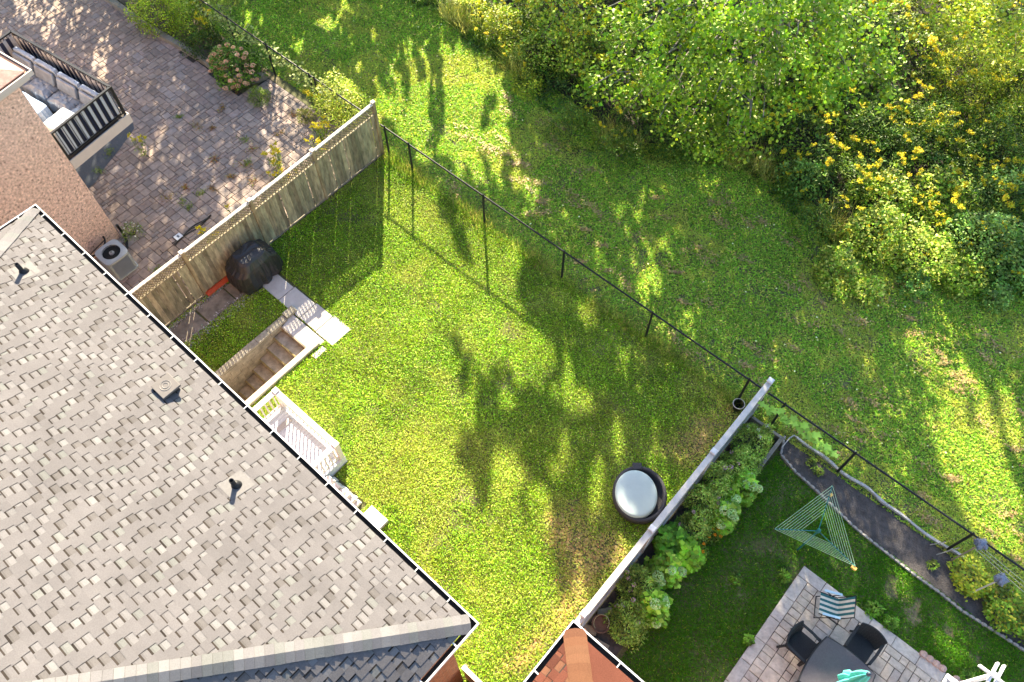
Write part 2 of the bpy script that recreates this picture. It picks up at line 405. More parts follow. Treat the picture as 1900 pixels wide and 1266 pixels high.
jb = MB(); jb.face([(TX0, 1, .02), (9, 1, .02), (9, TY1, .02), (TX0, TY1, .02)]); tag(jb.build('terrace_base', M_joint), kind='structure')

# concrete walk in the garden, stepping slabs by the fence
wk = MB()
for x0, x1, ya, yb in ((-14.3, -13.42, 5.22, 5.80), (-13.40, -12.52, 5.21, 5.83), (-12.50, -11.84, 5.22, 5.87), (-11.82, -11.13, 5.20, 5.92)):
    wk.box(x0, ya, -.05, x1, yb, .05)
wk.prism([(-12.66, 4.70), (-11.42, 4.70), (-11.40, 5.17), (-12.80, 5.17)], -.1, .035)
tag(wk.build('walkway', M_conc, bevel=.01), kind='structure')
sb = MB()
for x0, ya, x1, yb in ((-14.98, 2.45, -14.30, 3.40), (-14.97, 3.46, -14.33, 4.42), (-14.95, 4.46, -14.25, 5.12)):
    sb.box(x0, ya, -.03, x1, yb, .02+random.uniform(0, .01))
tag(sb.build('stepping_path', M_concold, bevel=.01), kind='structure')
def pxg(px, py):
    d = FW*FPX+RT*(px-950)+UP*(633-py); t = -CAM_H/d[2]; return d[0]*t, d[1]*t
gv = MB(); gv.face([(*pxg(*p), .041) for p in ((90, 330), (165, 352), (178, 340), (196, 312), (222, 280), (250, 240), (243, 215), (200, 215))])
tag(gv.build('gravel_bed', material('gravel', (.075, .085, .10), .9, .7, 45, bump=.9, bscale=60)), kind='structure')
bedpoly = [(-.17, 11.2), (-.1, 10.74), (.15, 10.55), (.82, 10.45), (1.31, 10.41), (2.01, 10.27), (2.52, 10.17), (3.27, 10.16), (4.02, 10.11), (4.7, 10.12), (5.29, 10.08), (6.06, 10.14), (6.83, 10.2), (9.5, 10.2), (9.5, 11.22), (5, 11.26), (3.4, 11.2), (2.1, 11.27), (1.3, 11.24), (.6, 11.3)]
bd = MB(); bd.face([(p[0], p[1], .012) for p in bedpoly]); bd.face([(-1.15, 3.2, .013), (-.2, 3.2, .013), (-.15, 9.3, .013), (-.2, 10.9, .013), (-1.15, 11.0, .013)])
tag(bd.build('garden_bed', material('dark_soil', (.075, .066, .062), .95, .5, 5, bump=1.0, bscale=30)), kind='structure')

# ------------------------------------------------------------------ roofs
def clip_half(poly, a, b, c):        # keep a*x+b*y <= c
    out = []
    for i in range(len(poly)):
        p, q = poly[i], poly[(i+1) % len(poly)]
        dp, dq = a*p[0]+b*p[1]-c, a*q[0]+b*q[1]-c
        if dp <= 0: out.append(p)
        if (dp < 0 < dq) or (dq < 0 < dp):
            t = dp/(dp-dq); out.append((p[0]+(q[0]-p[0])*t, p[1]+(q[1]-p[1])*t))
    return out
def shingles(mb, P0, U, Vv, poly, expo=.138, tooth=(.14, .28), gap=(.12, .19), seed=1, cols=None, band=(.030, .024, .020)):
    """laminated shingles over the polygon poly given in (along eave, up slope) metres"""
    rr = random.Random(seed); P0 = Vector(P0); U = Vector(U); Vv = Vector(Vv).normalized(); n = U.cross(Vv).normalized()
    if n.z < 0: n = -n
    base, gaps = cols
    halfs = []
    for i in range(len(poly)):
        (x0, y0), (x1, y1) = poly[i], poly[(i+1) % len(poly)]
        a, b = y1-y0, -(x1-x0); halfs.append((a, b, a*x0+b*y0))
    W3 = lambda u, v, h: P0+U*u+Vv*v+n*h
    umin = min(p[0] for p in poly); umax = max(p[0] for p in poly); vmax = max(p[1] for p in poly)
    def put(u0, u1, v0, v1, h, c, h1=None):
        q = [(u0, v0), (u1, v0), (u1, v1), (u0, v1)]; full = True
        for a, b, cc in halfs:
            if any(a*p[0]+b*p[1] > cc+1e-6 for p in q): full = False; q = clip_half(q, a, b, cc)
            if len(q) < 3: return False
        hh = lambda v: h if h1 is None else h+(h1-h)*(v-v0)/(v1-v0)
        mb.face([W3(u, v, hh(v)) for u, v in q], c); return full
    k = 0
    while k*expo < vmax:
        v0 = k*expo; v1 = v0+expo; u = umin-rr.uniform(0, .3); row = rr.uniform(.96, 1.04)
        while u < umax:
            w = rr.uniform(*tooth); f = row*(rr.uniform(.95, 1.05) if base[2] > .05 else rr.uniform(.72, 1.22)); c = tuple(x*f for x in base)
            H = .011
            if put(u, u+w, v0, v1, H, c, H-.004):
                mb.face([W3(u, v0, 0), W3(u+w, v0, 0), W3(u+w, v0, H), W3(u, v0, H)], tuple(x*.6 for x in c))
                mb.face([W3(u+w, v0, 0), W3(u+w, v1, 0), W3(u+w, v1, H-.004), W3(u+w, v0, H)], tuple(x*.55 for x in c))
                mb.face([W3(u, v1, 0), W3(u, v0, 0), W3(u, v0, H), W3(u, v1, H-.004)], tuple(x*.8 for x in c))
            u += w; w = rr.uniform(*gap)
            if rr.random() < .12: w *= .45
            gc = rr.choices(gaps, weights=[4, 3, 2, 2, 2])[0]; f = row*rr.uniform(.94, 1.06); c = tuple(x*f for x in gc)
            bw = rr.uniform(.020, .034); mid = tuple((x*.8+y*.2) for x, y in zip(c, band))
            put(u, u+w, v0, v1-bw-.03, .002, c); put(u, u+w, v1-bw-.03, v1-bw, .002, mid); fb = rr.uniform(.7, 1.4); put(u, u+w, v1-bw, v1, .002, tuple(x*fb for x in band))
            put(u, u+.011, v0, v1-bw, .0028, tuple((x*.45+y*.55) for x, y in zip(c, band)))  # cast shadow of the raised tooth, painted as a thin dark strip
            u += w
        k += 1
GREY = ((.122, .114, .116), [(.150, .143, .145), (.132, .124, .126), (.144, .145, .140), (.106, .098, .096), (.172, .166, .166)])
TERRA = ((.098, .033, .021), [(.125, .044, .026), (.100, .029, .021), (.095, .060, .040), (.030, .023, .025), (.14, .062, .036)])
def hip_caps(mb, a, b, na, nb, cols, seed=2, half=.155, expo=.145):
    """cap shingles along a ridge from a to b; na, nb: unit directions down each roof side, square to the ridge"""
    rr = random.Random(seed); a = Vector(a); b = Vector(b); d = (b-a); L = d.length; d.normalize(); na = Vector(na); nb = Vector(nb)
    k = 0; up = Vector((0, 0, 1))
    while k*expo < L:
        s0 = k*expo-.02; s1 = min(s0+expo+.06, L); f = rr.uniform(.93, 1.08); c = tuple(x*f for x in rr.choice(cols))
        lo = .030; hi = .016
        p0 = a+d*s0+up*lo; p1 = a+d*s1+up*hi; j = rr.uniform(-.004, .004)
        for nn, fl in ((na, 0), (nb, 1)):
            q = [p0, p1, p1+nn*(half+j), p0+nn*(half+j)]
            mb.face(q if fl else q[::-1], c)
            e = [p0+nn*(half+j), p0, p0-up*.014, p0+nn*(half+j)-up*.014]; mb.face(e, tuple(x*.5 for x in c))
        k += 1
def perp_down(hip, U, Vv):
    """direction lying in the roof plane (eave dir U, upslope Vv), square to the hip, pointing down the roof"""
    hip = Vector(hip).normalized(); n = Vector(U).cross(Vector(Vv)).normalized(); p = n.cross(hip).normalized()
    return p
def hip_house(root, w, dep, ze, ins, s_long, s_side, cols, seed, front_first=True):
    """hipped roof in the root's frame: rear eave along y=0 from x=0 to x=-w; returns hip geometry"""
    y0 = -ins; W0 = w-2*ins; Vd = (dep-2*ins)/2; u = Vd*s_long/s_side; zr = ze+Vd*s_long
    rf = MB(); kl = math.hypot(1, s_long); ks = math.hypot(1, s_side)
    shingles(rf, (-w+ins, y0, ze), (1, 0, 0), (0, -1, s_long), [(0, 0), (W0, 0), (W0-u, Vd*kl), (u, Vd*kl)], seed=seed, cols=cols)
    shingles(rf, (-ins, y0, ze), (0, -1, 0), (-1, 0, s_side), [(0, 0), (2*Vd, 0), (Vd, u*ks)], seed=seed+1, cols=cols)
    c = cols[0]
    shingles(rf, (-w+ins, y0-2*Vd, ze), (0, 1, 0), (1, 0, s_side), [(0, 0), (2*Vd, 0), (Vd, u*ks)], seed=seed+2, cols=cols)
    rf.face([(-w+ins, y0-2*Vd, ze-.012), (-w+ins, y0, ze-.012), (-w+ins+u, y0-Vd, zr-.012)], c)
    rf.face([(-ins, y0-2*Vd, ze), (-w+ins, y0-2*Vd, ze), (-w+ins+u, y0-Vd, zr), (-ins-u, y0-Vd, zr)], c)
    # a deck just under the shingles
    dk = .012
    rf.face([(-w+ins, y0, ze-dk), (-ins, y0, ze-dk), (-ins-u, y0-Vd, zr-dk), (-w+ins+u, y0-Vd, zr-dk)], c)
    rf.face([(-ins, y0, ze-dk), (-ins, y0-2*Vd, ze-dk), (-ins-u, y0-Vd, zr-dk)], c)
    roof = rf.build('roof', M_shingle, root)
    cp = MB()
    for sgn, xe in ((-1, -ins), (1, -w+ins)):
        a = Vector((xe, y0, ze)); b = Vector((xe+sgn*u, y0-Vd, zr)); d = b-a
        pl = Vector((-sgn, 0, 0)); n1 = Vector((0, s_long, 1)).normalized(); n2 = Vector((-sgn*s_side, 0, 1)).normalized()
        p1 = n1.cross(d).normalized(); p1 = p1 if p1.y > 0 else -p1
        p2 = n2.cross(d).normalized(); p2 = p2 if p2.z < 0 else -p2
        p1 = p1 if p1.z < 0 else -p1
        hip_caps(cp, a, b, p1, p2, cols[1][:3:2]+[cols[1][4]] if cols is GREY else [(.125, .056, .030), (.140, .066, .036), (.105, .046, .026)], seed=seed+7, half=.16 if cols is GREY else .20)
    a = Vector((-w+ins+u, y0-Vd, zr)); b = Vector((-ins-u, y0-Vd, zr))
    hip_caps(cp, a, b, Vector((0, 1, -s_long)).normalized(), Vector((0, -1, -s_long)).normalized(), cols[1][:1], seed=seed+9)
    cp.build('hip_cap', M_shingle, roof)
    return roof
def gutters(root, w, dep, zt, gw, hang, mouter):
    """open gutters along the rear (y=0), right (x=0) and left (x=-w) eaves"""
    lip = MB(); tr = MB(); h = .11
    segs = [((-w, 0), (0, 0), (0, -1)), ((0, 0), (0, -dep), (-1, 0)), ((-w, -dep), (-w, 0), (1, 0))]
    for (ax, ay), (bx, by), (nx, ny) in segs:
        A = Vector((ax, ay, 0)); B = Vector((bx, by, 0)); n = Vector((nx, ny, 0)); d = (B-A).normalized()
        def slab(mb, o0, o1, z0, z1, cutA=0, cutB=0):
            p = [A+d*o0+n*o0, B-d*o0+n*o0, B-d*o1+n*o1, A+d*o1+n*o1]
            if (p[1]-p[0]).cross(p[3]-p[0]).z < 0: p = [p[1], p[0], p[3], p[2]]
            mb.hexa([(q.x, q.y, z0) for q in p]+[(q.x, q.y, z1) for q in p])
        slab(lip, 0, .010, zt-h, zt-.006); slab(lip, -.004, .023, zt-.006, zt+.008)
        slab(lip, .010, gw, zt-h-.006, zt-h)
        slab(tr, .012, .016, zt-h+.002, zt-.008); slab(tr, .016, gw-.004, zt-h+.002, zt-h+.006); slab(tr, gw-.004, gw, zt-h+.002, zt-.03)
    g = lip.build('gutter', mouter, root); tr.build('trough', M_gutin, g)
    for (x, y, ax) in hang:
        hb = MB()
        if ax == 'y': hb.box(x-.009, -gw-.01, zt-.004, x+.009, -.02, zt+.010)
        elif ax == 'r': hb.box(-gw-.02, y-.012, zt-.004, -.02, y+.012, zt+.012)
        else: hb.box(-w+.02, y-.012, zt-.004, -w+gw+.02, y+.012, zt+.012)
        hb.build('hanger', mouter, g)
    return g

# own house
hs = thing('house', (-2.11, 1.64, 0), 'house with the broad light grey shingle roof and white gutters nearest the camera', 'house', rz=-.01315)
HW, HD = 12.93, 13.7
hip_house(hs, HW, HD, 6.22, .108, .36, .49, GREY, 21)
gutters(hs, HW, HD, 6.20, .098, [(-.62-.745*i, 0, 'y') for i in range(17)]+[(0, -.5-.75*i, 'r') for i in range(3)]+[(0, -.45-.75*i, 'l') for i in range(3)], M_white)
M_housebrick = None
def brick_material(name, c1, c2, mortar, sx=.21, sy=.07, var=.35, spots=0.0):
    mt = bpy.data.materials.new(name); mt.use_nodes = True; N = mt.node_tree.nodes; L = mt.node_tree.links; b = N['Principled BSDF']; b.inputs['Roughness'].default_value = .9
    tc = N.new('ShaderNodeTexCoord'); sep = N.new('ShaderNodeSeparateXYZ'); L.new(tc.outputs['Object'], sep.inputs[0])
    ad = N.new('ShaderNodeMath'); ad.operation = 'ADD'; L.new(sep.outputs['X'], ad.inputs[0]); L.new(sep.outputs['Y'], ad.inputs[1])
    cb = N.new('ShaderNodeCombineXYZ'); L.new(ad.outputs[0], cb.inputs['X']); L.new(sep.outputs['Z'], cb.inputs['Y'])
    br = N.new('ShaderNodeTexBrick'); L.new(cb.outputs[0], br.inputs['Vector']); br.inputs['Scale'].default_value = 1.0
    br.inputs['Brick Width'].default_value = sx; br.inputs['Row Height'].default_value = sy; br.inputs['Mortar Size'].default_value = .006
    br.inputs['Color1'].default_value = (*c1, 1); br.inputs['Color2'].default_value = (*c2, 1); br.inputs['Mortar'].default_value = (*mortar, 1); br.inputs['Bias'].default_value = 0
    nz = N.new('ShaderNodeTexNoise'); nz.inputs['Scale'].default_value = 14; nz.inputs['Detail'].default_value = 8; nz.inputs['Roughness'].default_value = .75; L.new(tc.outputs['Object'], nz.inputs['Vector'])
    rp = N.new('ShaderNodeValToRGB'); rp.color_ramp.elements[0].position = .32; rp.color_ramp.elements[0].color = (1-var*1.6, 1-var*1.7, 1-var*1.7, 1); rp.color_ramp.elements[1].position = .66; rp.color_ramp.elements[1].color = (1+var, 1+var, 1+var, 1)
    L.new(nz.outputs['Fac'], rp.inputs['Fac'])
    mx = N.new('ShaderNodeMix'); mx.data_type = 'RGBA'; mx.blend_type = 'MULTIPLY'; mx.inputs['Factor'].default_value = 1
    L.new(br.outputs['Color'], mx.inputs['A']); L.new(rp.outputs['Color'], mx.inputs['B']); out = mx.outputs['Result']
    if spots:
        vo = N.new('ShaderNodeTexVoronoi'); vo.inputs['Scale'].default_value = 7.0; vo.inputs['Randomness'].default_value = 1.0; L.new(tc.outputs['Object'], vo.inputs['Vector'])
        r2 = N.new('ShaderNodeValToRGB'); r2.color_ramp.elements[0].position = .10; r2.color_ramp.elements[0].color = (.25, .22, .22, 1); r2.color_ramp.elements[1].position = .24; r2.color_ramp.elements[1].color = (1, 1, 1, 1)
        L.new(vo.outputs['Distance'], r2.inputs['Fac']); m2 = N.new('ShaderNodeMix'); m2.data_type = 'RGBA'; m2.blend_type = 'MULTIPLY'; m2.inputs['Factor'].default_value = spots
        L.new(out, m2.inputs['A']); L.new(r2.outputs['Color'], m2.inputs['B']); out = m2.outputs['Result']
    L.new(out, b.inputs['Base Color'])
    bp = N.new('ShaderNodeBump'); bp.inputs['Strength'].default_value = .7; bp.inputs['Distance'].default_value = .02
    L.new(nz.outputs['Fac'], bp.inputs['Height']); L.new(bp.outputs['Normal'], b.inputs['Normal'])
    return mt
wl = MB(); wl.box(-HW+.38, -HD+.38, -2.6, -.38, -.42, 6.06)
wl.build('wall', brick_material('brown_brick', (.34, .17, .09), (.28, .13, .075), (.25, .2, .16)), hs)
sf = MB(); sf.box(-HW+.127, -HD+.127, 6.062, -.127, -.127, 6.18); sf.build('soffit', M_white, hs)
def vent_pipe(x, y, z):
    a = MB(); a.lathe([(.043, -.05), (.043, .26), (.036, .265), (.034, .12)], (x, y, z), 16)
    p = a.build('vent_pipe', M_pipe, hs, smooth=True)
    b = MB(); b.lathe([(.10, -.02), (.085, .03), (.055, .075), (.044, .09)], (x, y+.012, z), 16); b.build('pipe_boot', M_pipe, p, smooth=True)
    f = MB(); s = .36; c = (.62, .60, .56)
    f.hexa([(x-.2, y-.2, z+.2*s-.02+.012), (x+.2, y-.2, z+.2*s-.02+.012), (x+.2, y+.24, z-.24*s-.02+.012), (x-.2, y+.24, z-.24*s-.02+.012),
            (x-.2, y-.2, z+.2*s+.016), (x+.2, y-.2, z+.2*s+.016), (x+.2, y+.24, z-.24*s+.016), (x-.2, y+.24, z-.24*s+.016)], c)
    f.build('flashing', material('flashing', (.104, .099, .101), .7, .15, 20), p)
vent_pipe(-11.19, -1.15, 6.59); vent_pipe(-4.575, -1.16, 6.595)
vx, vy, vz = -7.03, -.80, 6.46
v = MB(); v.box(vx-.15, vy-.15, vz-.08, vx+.15, vy+.15, vz+.10)
vb = v.build('roof_vent', material('vent_side', (.03, .028, .028), .6, .2, 5), hs, bevel=.01)
v = MB(); v.box(vx-.19, vy-.19, vz+.10, vx+.19, vy+.19, vz+.15); vl = v.build('vent_lid', material('vent_lid', (.135, .12, .11), .6, .1, 8), vb, bevel=.006)
v = MB()
for r_ in (.10, .055): v.tube([(vx+r_*math.cos(2*math.pi*i/30), vy+r_*math.sin(2*math.pi*i/30), vz+.152) for i in range(31)], .006, 5, cap=False)
v.build('vent_rings', material('vent_ring', (.22, .205, .19), .6, .1, 8), vb)

# right neighbour's house with the terracotta roof: only its back corner is in view
rh = thing('house', (-1.02+8.2, 2.76, 0), 'house corner with orange terracotta shingles and white gutter at the bottom edge', 'house')
M_shingle_house = M_shingle
rw = 8.2; ORG[rh.name] = None
hip_house(rh, rw, 11, 5.82, .11, .40, .40, TERRA, 61)
gutters(rh, rw, 11, 5.80, .11, [(-8.2+.28, 0, 'y'), (-8.2+1.0, 0, 'y'), (-8.2+1.75, 0, 'y'), (-8.2+2.5, 0, 'y')]+[(0, -.28-.75*i, 'l') for i in range(3)], material('white_gutter_paint', (.72, .73, .74), .5, .05, 5))
wl = MB(); wl.box(-rw+.42, -10.6, 0, -.4, -.4, 5.7); wl.build('wall', brick_material('red_brick', (.30, .14, .10), (.25, .11, .08), (.3, .27, .24)), rh)
sf = MB(); sf.box(-rw+.112, -10.88, 5.69, -.112, -.112, 5.78); sf.build('soffit', M_white, rh)

# left neighbour's house: pinkish speckled brick, a corner of brown roof, and the balcony
bh = thing('house', (-18.74, 3.6, 0), 'pinkish speckled brick house with a dark railed balcony at the left edge', 'house', rz=R(7.5))
wl = MB(); wl.box(-9, -11, 0, 0, 0, 6.1)
wl.build('wall', brick_material('pink_brick', (.92, .66, .50), (.74, .50, .38), (.60, .46, .37), .11, .045, .38, spots=.85), bh)
M_beige = material('beige_metal', (.56, .49, .43), .5, .08, 4)
M_brown_roof = material('brown_shingle', (.46, .30, .23), .9, .35, 9, bump=.5, bscale=40)
rf = MB(); e = .36; zr = 6.36
rf.face([(-9, e-.1, zr), (e-.1, e-.1, zr), (-5, -5, zr+2.1), (-9, -5, zr+2.1)])
rf.face([(e-.1, e-.1, zr), (e-.1, -11, zr), (-5, -11, zr+2.1), (-5, -5, zr+2.1)])
rf.face([(-9, e-.1, zr-.03), (-9, -11, zr-.03), (e-.1, -11, zr-.03), (e-.1, e-.1, zr-.03)])
hrf = rf.build('roof', M_brown_roof, bh)
rg = MB()
for k in range(0, 8, 3):       # courses of shingles showing as steps
    o = .1+k*.14
    rg.bar((-9, e-o, zr+(o-.1)*.392+.012), (e-o, e-o, zr+(o-.1)*.392+.012), .02, .014); rg.bar((e-o, e-o, zr+(o-.1)*.392+.012), (e-o, -11, zr+(o-.1)*.392+.012), .02, .014)
rg.build('shingle_course', material('shingle_edge', (.16, .085, .07), .9, .3, 9), hrf)
gt = MB(); gt.box(-9, e-.012, 6.24, e, e, 6.36); gt.box(e-.012, -11, 6.24, e, e-.012, 6.36); gt.box(-9, e-.03, 6.36, e+.003, e+.003, 6.373); gt.box(e-.03, -11, 6.36, e+.003, e-.03, 6.373)
gt.box(-9, e-.11, 6.235, e-.012, e-.012, 6.245); gt.box(e-.11, -11, 6.235, e-.012, e-.11, 6.245)
gt.build('gutter', M_beige, bh)
sf = MB(); sf.box(-9, -11, 6.11, e-.115, e-.115, 6.2); sf.build('soffit', M_beige, bh)
BW, BD = 4.05, 2.08; zf, zt = 3.32, 4.32
fl = MB(); fl.box(-BW, .003, zf-.02, -.02, BD-.02, zf); bal = fl.build('balcony', material('balcony_floor', (.055, .045, .04), .8, .4, 6), bh)
fs = MB(); fs.box(-.018, .004, zf-.30, .012, BD+.03, zf+.02); fs.box(-BW-.03, BD, zf-.30, -.018, BD+.03, zf+.02); fs.box(-BW, .004, zf-.28, -.02, BD-.01, zf-.022); fs.build('fascia', M_beige, bal)
rl = MB(); B0 = (.0-.05, .03); B1 = (-.05, BD-.05); B2 = (-BW+.05, BD-.05); B3 = (-BW+.05, .03)
for a, b in ((B0, B1), (B1, B2), (B2, B3)):
    rl.bar((*a, zt), (*b, zt), .065, .045); rl.bar((*a, zf+.1), (*b, zf+.1), .04, .035)
for p in (B0, B1, B2, B3): rl.bar((*p, zf), (*p, zt+.02), .06, .06)
def pick(a, b, n, mb):
    for i in range(1, n):
        t = i/n; x = a[0]+(b[0]-a[0])*t; y = a[1]+(b[1]-a[1])*t; mb.bar((x, y, zf+.1), (x, y, zt-.02), .016, .016)
pick(B0, B1, 19, rl); pick(B1, B2, 38, rl); pick(B2, B3, 19, rl)
rl.build('railing', M_black, bal)
def bl(x, y, z):           # place in the balcony's frame -> world
    a = R(7.5); return (-18.74+x*math.cos(a)-y*math.sin(a), 3.6+x*math.sin(a)+y*math.cos(a), z)
# striped screen tied inside the railing
def striped(mb, p, q, z0, z1, n, c1, c2, off):
    p = Vector(p); q = Vector(q); d = q-p; nn = Vector((-d.y, d.x, 0)).normalized()
    for i in range(n):
        for k in range(6):
            z_a = z0+(z1-z0)*k/6; z_b = z0+(z1-z0)*(k+1)/6
            a = p+d*(i/n); b = p+d*((i+1)/n); w = lambda t, z: nn*(off+.012*math.sin(t*9+z*5))
            P = [a+w(i, z_a), b+w(i+1, z_a), b+w(i+1, z_b), a+w(i, z_b)]; Z = [z_a, z_a, z_b, z_b]
            mb.face([(v.x, v.y, zz) for v, zz in zip(P, Z)], c1 if i % 2 else c2)
M_cloth = material('woven_cloth', (1, 1, 1), .9, .12, 12, attr=True)
o = bl(-.09, BD/2, zf); sc = thing('privacy_screen', o, 'navy and white striped cloth screen tied along the balcony side railing', 'privacy screen', rz=R(7.5))
mb = MB(); striped(mb, (0, -BD/2+.1, 0), (0, BD/2-.12, 0), .12, .94, 17, (.012, .017, .04), (.52, .55, .58), .0)
ORG[sc.name] = None; mb.build('cloth', M_cloth, sc)
o = bl(-BW/2, BD-.09, zf); sc = thing('privacy_screen', o, 'navy and white striped cloth screen along the far balcony railing behind the sofa', 'privacy screen', rz=R(7.5))
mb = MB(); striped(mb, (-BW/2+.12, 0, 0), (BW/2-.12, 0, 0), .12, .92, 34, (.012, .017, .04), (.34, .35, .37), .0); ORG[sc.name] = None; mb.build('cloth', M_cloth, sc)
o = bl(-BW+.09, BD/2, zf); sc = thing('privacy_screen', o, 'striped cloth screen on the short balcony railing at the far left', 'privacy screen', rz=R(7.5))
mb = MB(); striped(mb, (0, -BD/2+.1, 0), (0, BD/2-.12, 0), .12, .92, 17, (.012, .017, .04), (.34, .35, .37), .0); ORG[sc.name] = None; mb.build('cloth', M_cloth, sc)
# sofa wrapped in clear plastic film, two covered tables
M_film = material('plastic_film', (.27, .32, .39), .22, .25, 5, bump=.8, bscale=9, spec=.7)
M_filmsoft = material('plastic_film_folds', (.15, .18, .23), .25, .35, 4, bump=1.0, bscale=7, spec=.7)
def draped(mb, x0, x1, y0, y1, z0, z1, seed, wr=.03, n=18, m=8, flare=.03, round_=.06):
    """closed wrinkled cover over a box"""
    rr = np.random.default_rng(seed); cx, cy = (x0+x1)/2, (y0+y1)/2; hx, hy = (x1-x0)/2, (y1-y0)/2
    rings = []; K = 56; ph = rr.uniform(0, 6, 5)
    prof = [(1+flare/hx, z0), (1+flare*.5/hx, z0+(z1-z0)*.35), (1.0, z0+(z1-z0)*.75), (1-round_*.3/min(hx, hy), z1-round_*.4), (1-round_/min(hx, hy), z1), (.6, z1+.01), (.25, z1+.012)]
    for r, z in prof:
        ring = []
        for k in range(K):
            a = 2*math.pi*k/K; c, s = math.cos(a), math.sin(a); q = 1/max(abs(c), abs(s))*(.985 if min(abs(c), abs(s))/max(abs(c), abs(s)) > .85 else 1)
            w = wr*(math.sin(a*7+ph[0])+.7*math.sin(a*13+ph[1])+.5*math.sin(a*23+ph[2]))*(1-(z-z0)/(z1-z0)*.75)*(1 if r > .7 else .3)
            ring.append((cx+c*q*(hx*r+w), cy+s*q*(hy*r+w), z+(wr*.5*math.sin(a*5+ph[3]+r*8) if r < .8 else 0)))
        rings.append(ring)
    b = len(mb.v)
    for ring in rings: mb.v += ring
    for i in range(len(rings)-1):
        for k in range(K):
            mb.f.append((b+i*K+k, b+i*K+(k+1) % K, b+(i+1)*K+(k+1) % K, b+(i+1)*K+k)); mb.c.append(mb.cc)
    mb.f.append(tuple(b+(len(rings)-1)*K+k for k in range(K))); mb.c.append(mb.cc)
sofa = thing('sofa', bl(-2.0, 1.45, zf), 'long outdoor sofa wrapped in clear plastic film on the balcony', 'sofa', rz=R(7.5)); ORG[sofa.name] = None
for k in range(4):
    mb = MB(); draped(mb, -1.75+k*.9, -.87+k*.9, .22, .36, .05, .80+.01*(k % 2), 40+k, .008, round_=.03); mb.build('backrest', M_film, sofa, smooth=False)
for k in range(4):
    mb = MB(); draped(mb, -1.74+k*.9, -.88+k*.9, -.40, .20, .04, .40+.02*(k % 2), 50+k, .03, round_=.12); mb.build('seat_cushion', M_filmsoft, sofa, smooth=False)
    mb = MB()                       # back cushion leaning on the backrest
    mb.hexa([(-1.70+k*.9, .02, .40), (-.92+k*.9, .02, .40), (-.92+k*.9, .2, .40), (-1.70+k*.9, .2, .40), (-1.68+k*.9, .13, .74), (-.94+k*.9, .13, .74), (-.94+k*.9, .21, .74), (-1.68+k*.9, .21, .74)])
    mb.build('back_cushion', M_filmsoft, sofa, bevel=.05)
tb = thing('covered_table', bl(-2.05, .62, zf), 'low table under a glossy pale blue plastic sheet beside the brick wall', 'covered table', rz=R(7.5)); ORG[tb.name] = None
mb = MB(); draped(mb, -.62, .62, -.33, .22, .02, .55, 3, .02, round_=.03); mb.build('cover', material('blue_sheet', (.27, .36, .50), .12, .25, 2.5, bump=.5, bscale=6, spec=.8), tb)
tb = thing('covered_table', bl(-.58, .72, zf), 'whitish covered table in the near corner of the balcony', 'covered table', rz=R(7.5)); ORG[tb.name] = None
mb = MB(); draped(mb, -.42, .42, -.45, .30, .02, .62, 8, .025, round_=.03); mb.build('cover', material('white_sheet', (.33, .37, .42), .35, .12, 3, bump=.4, bscale=7), tb)

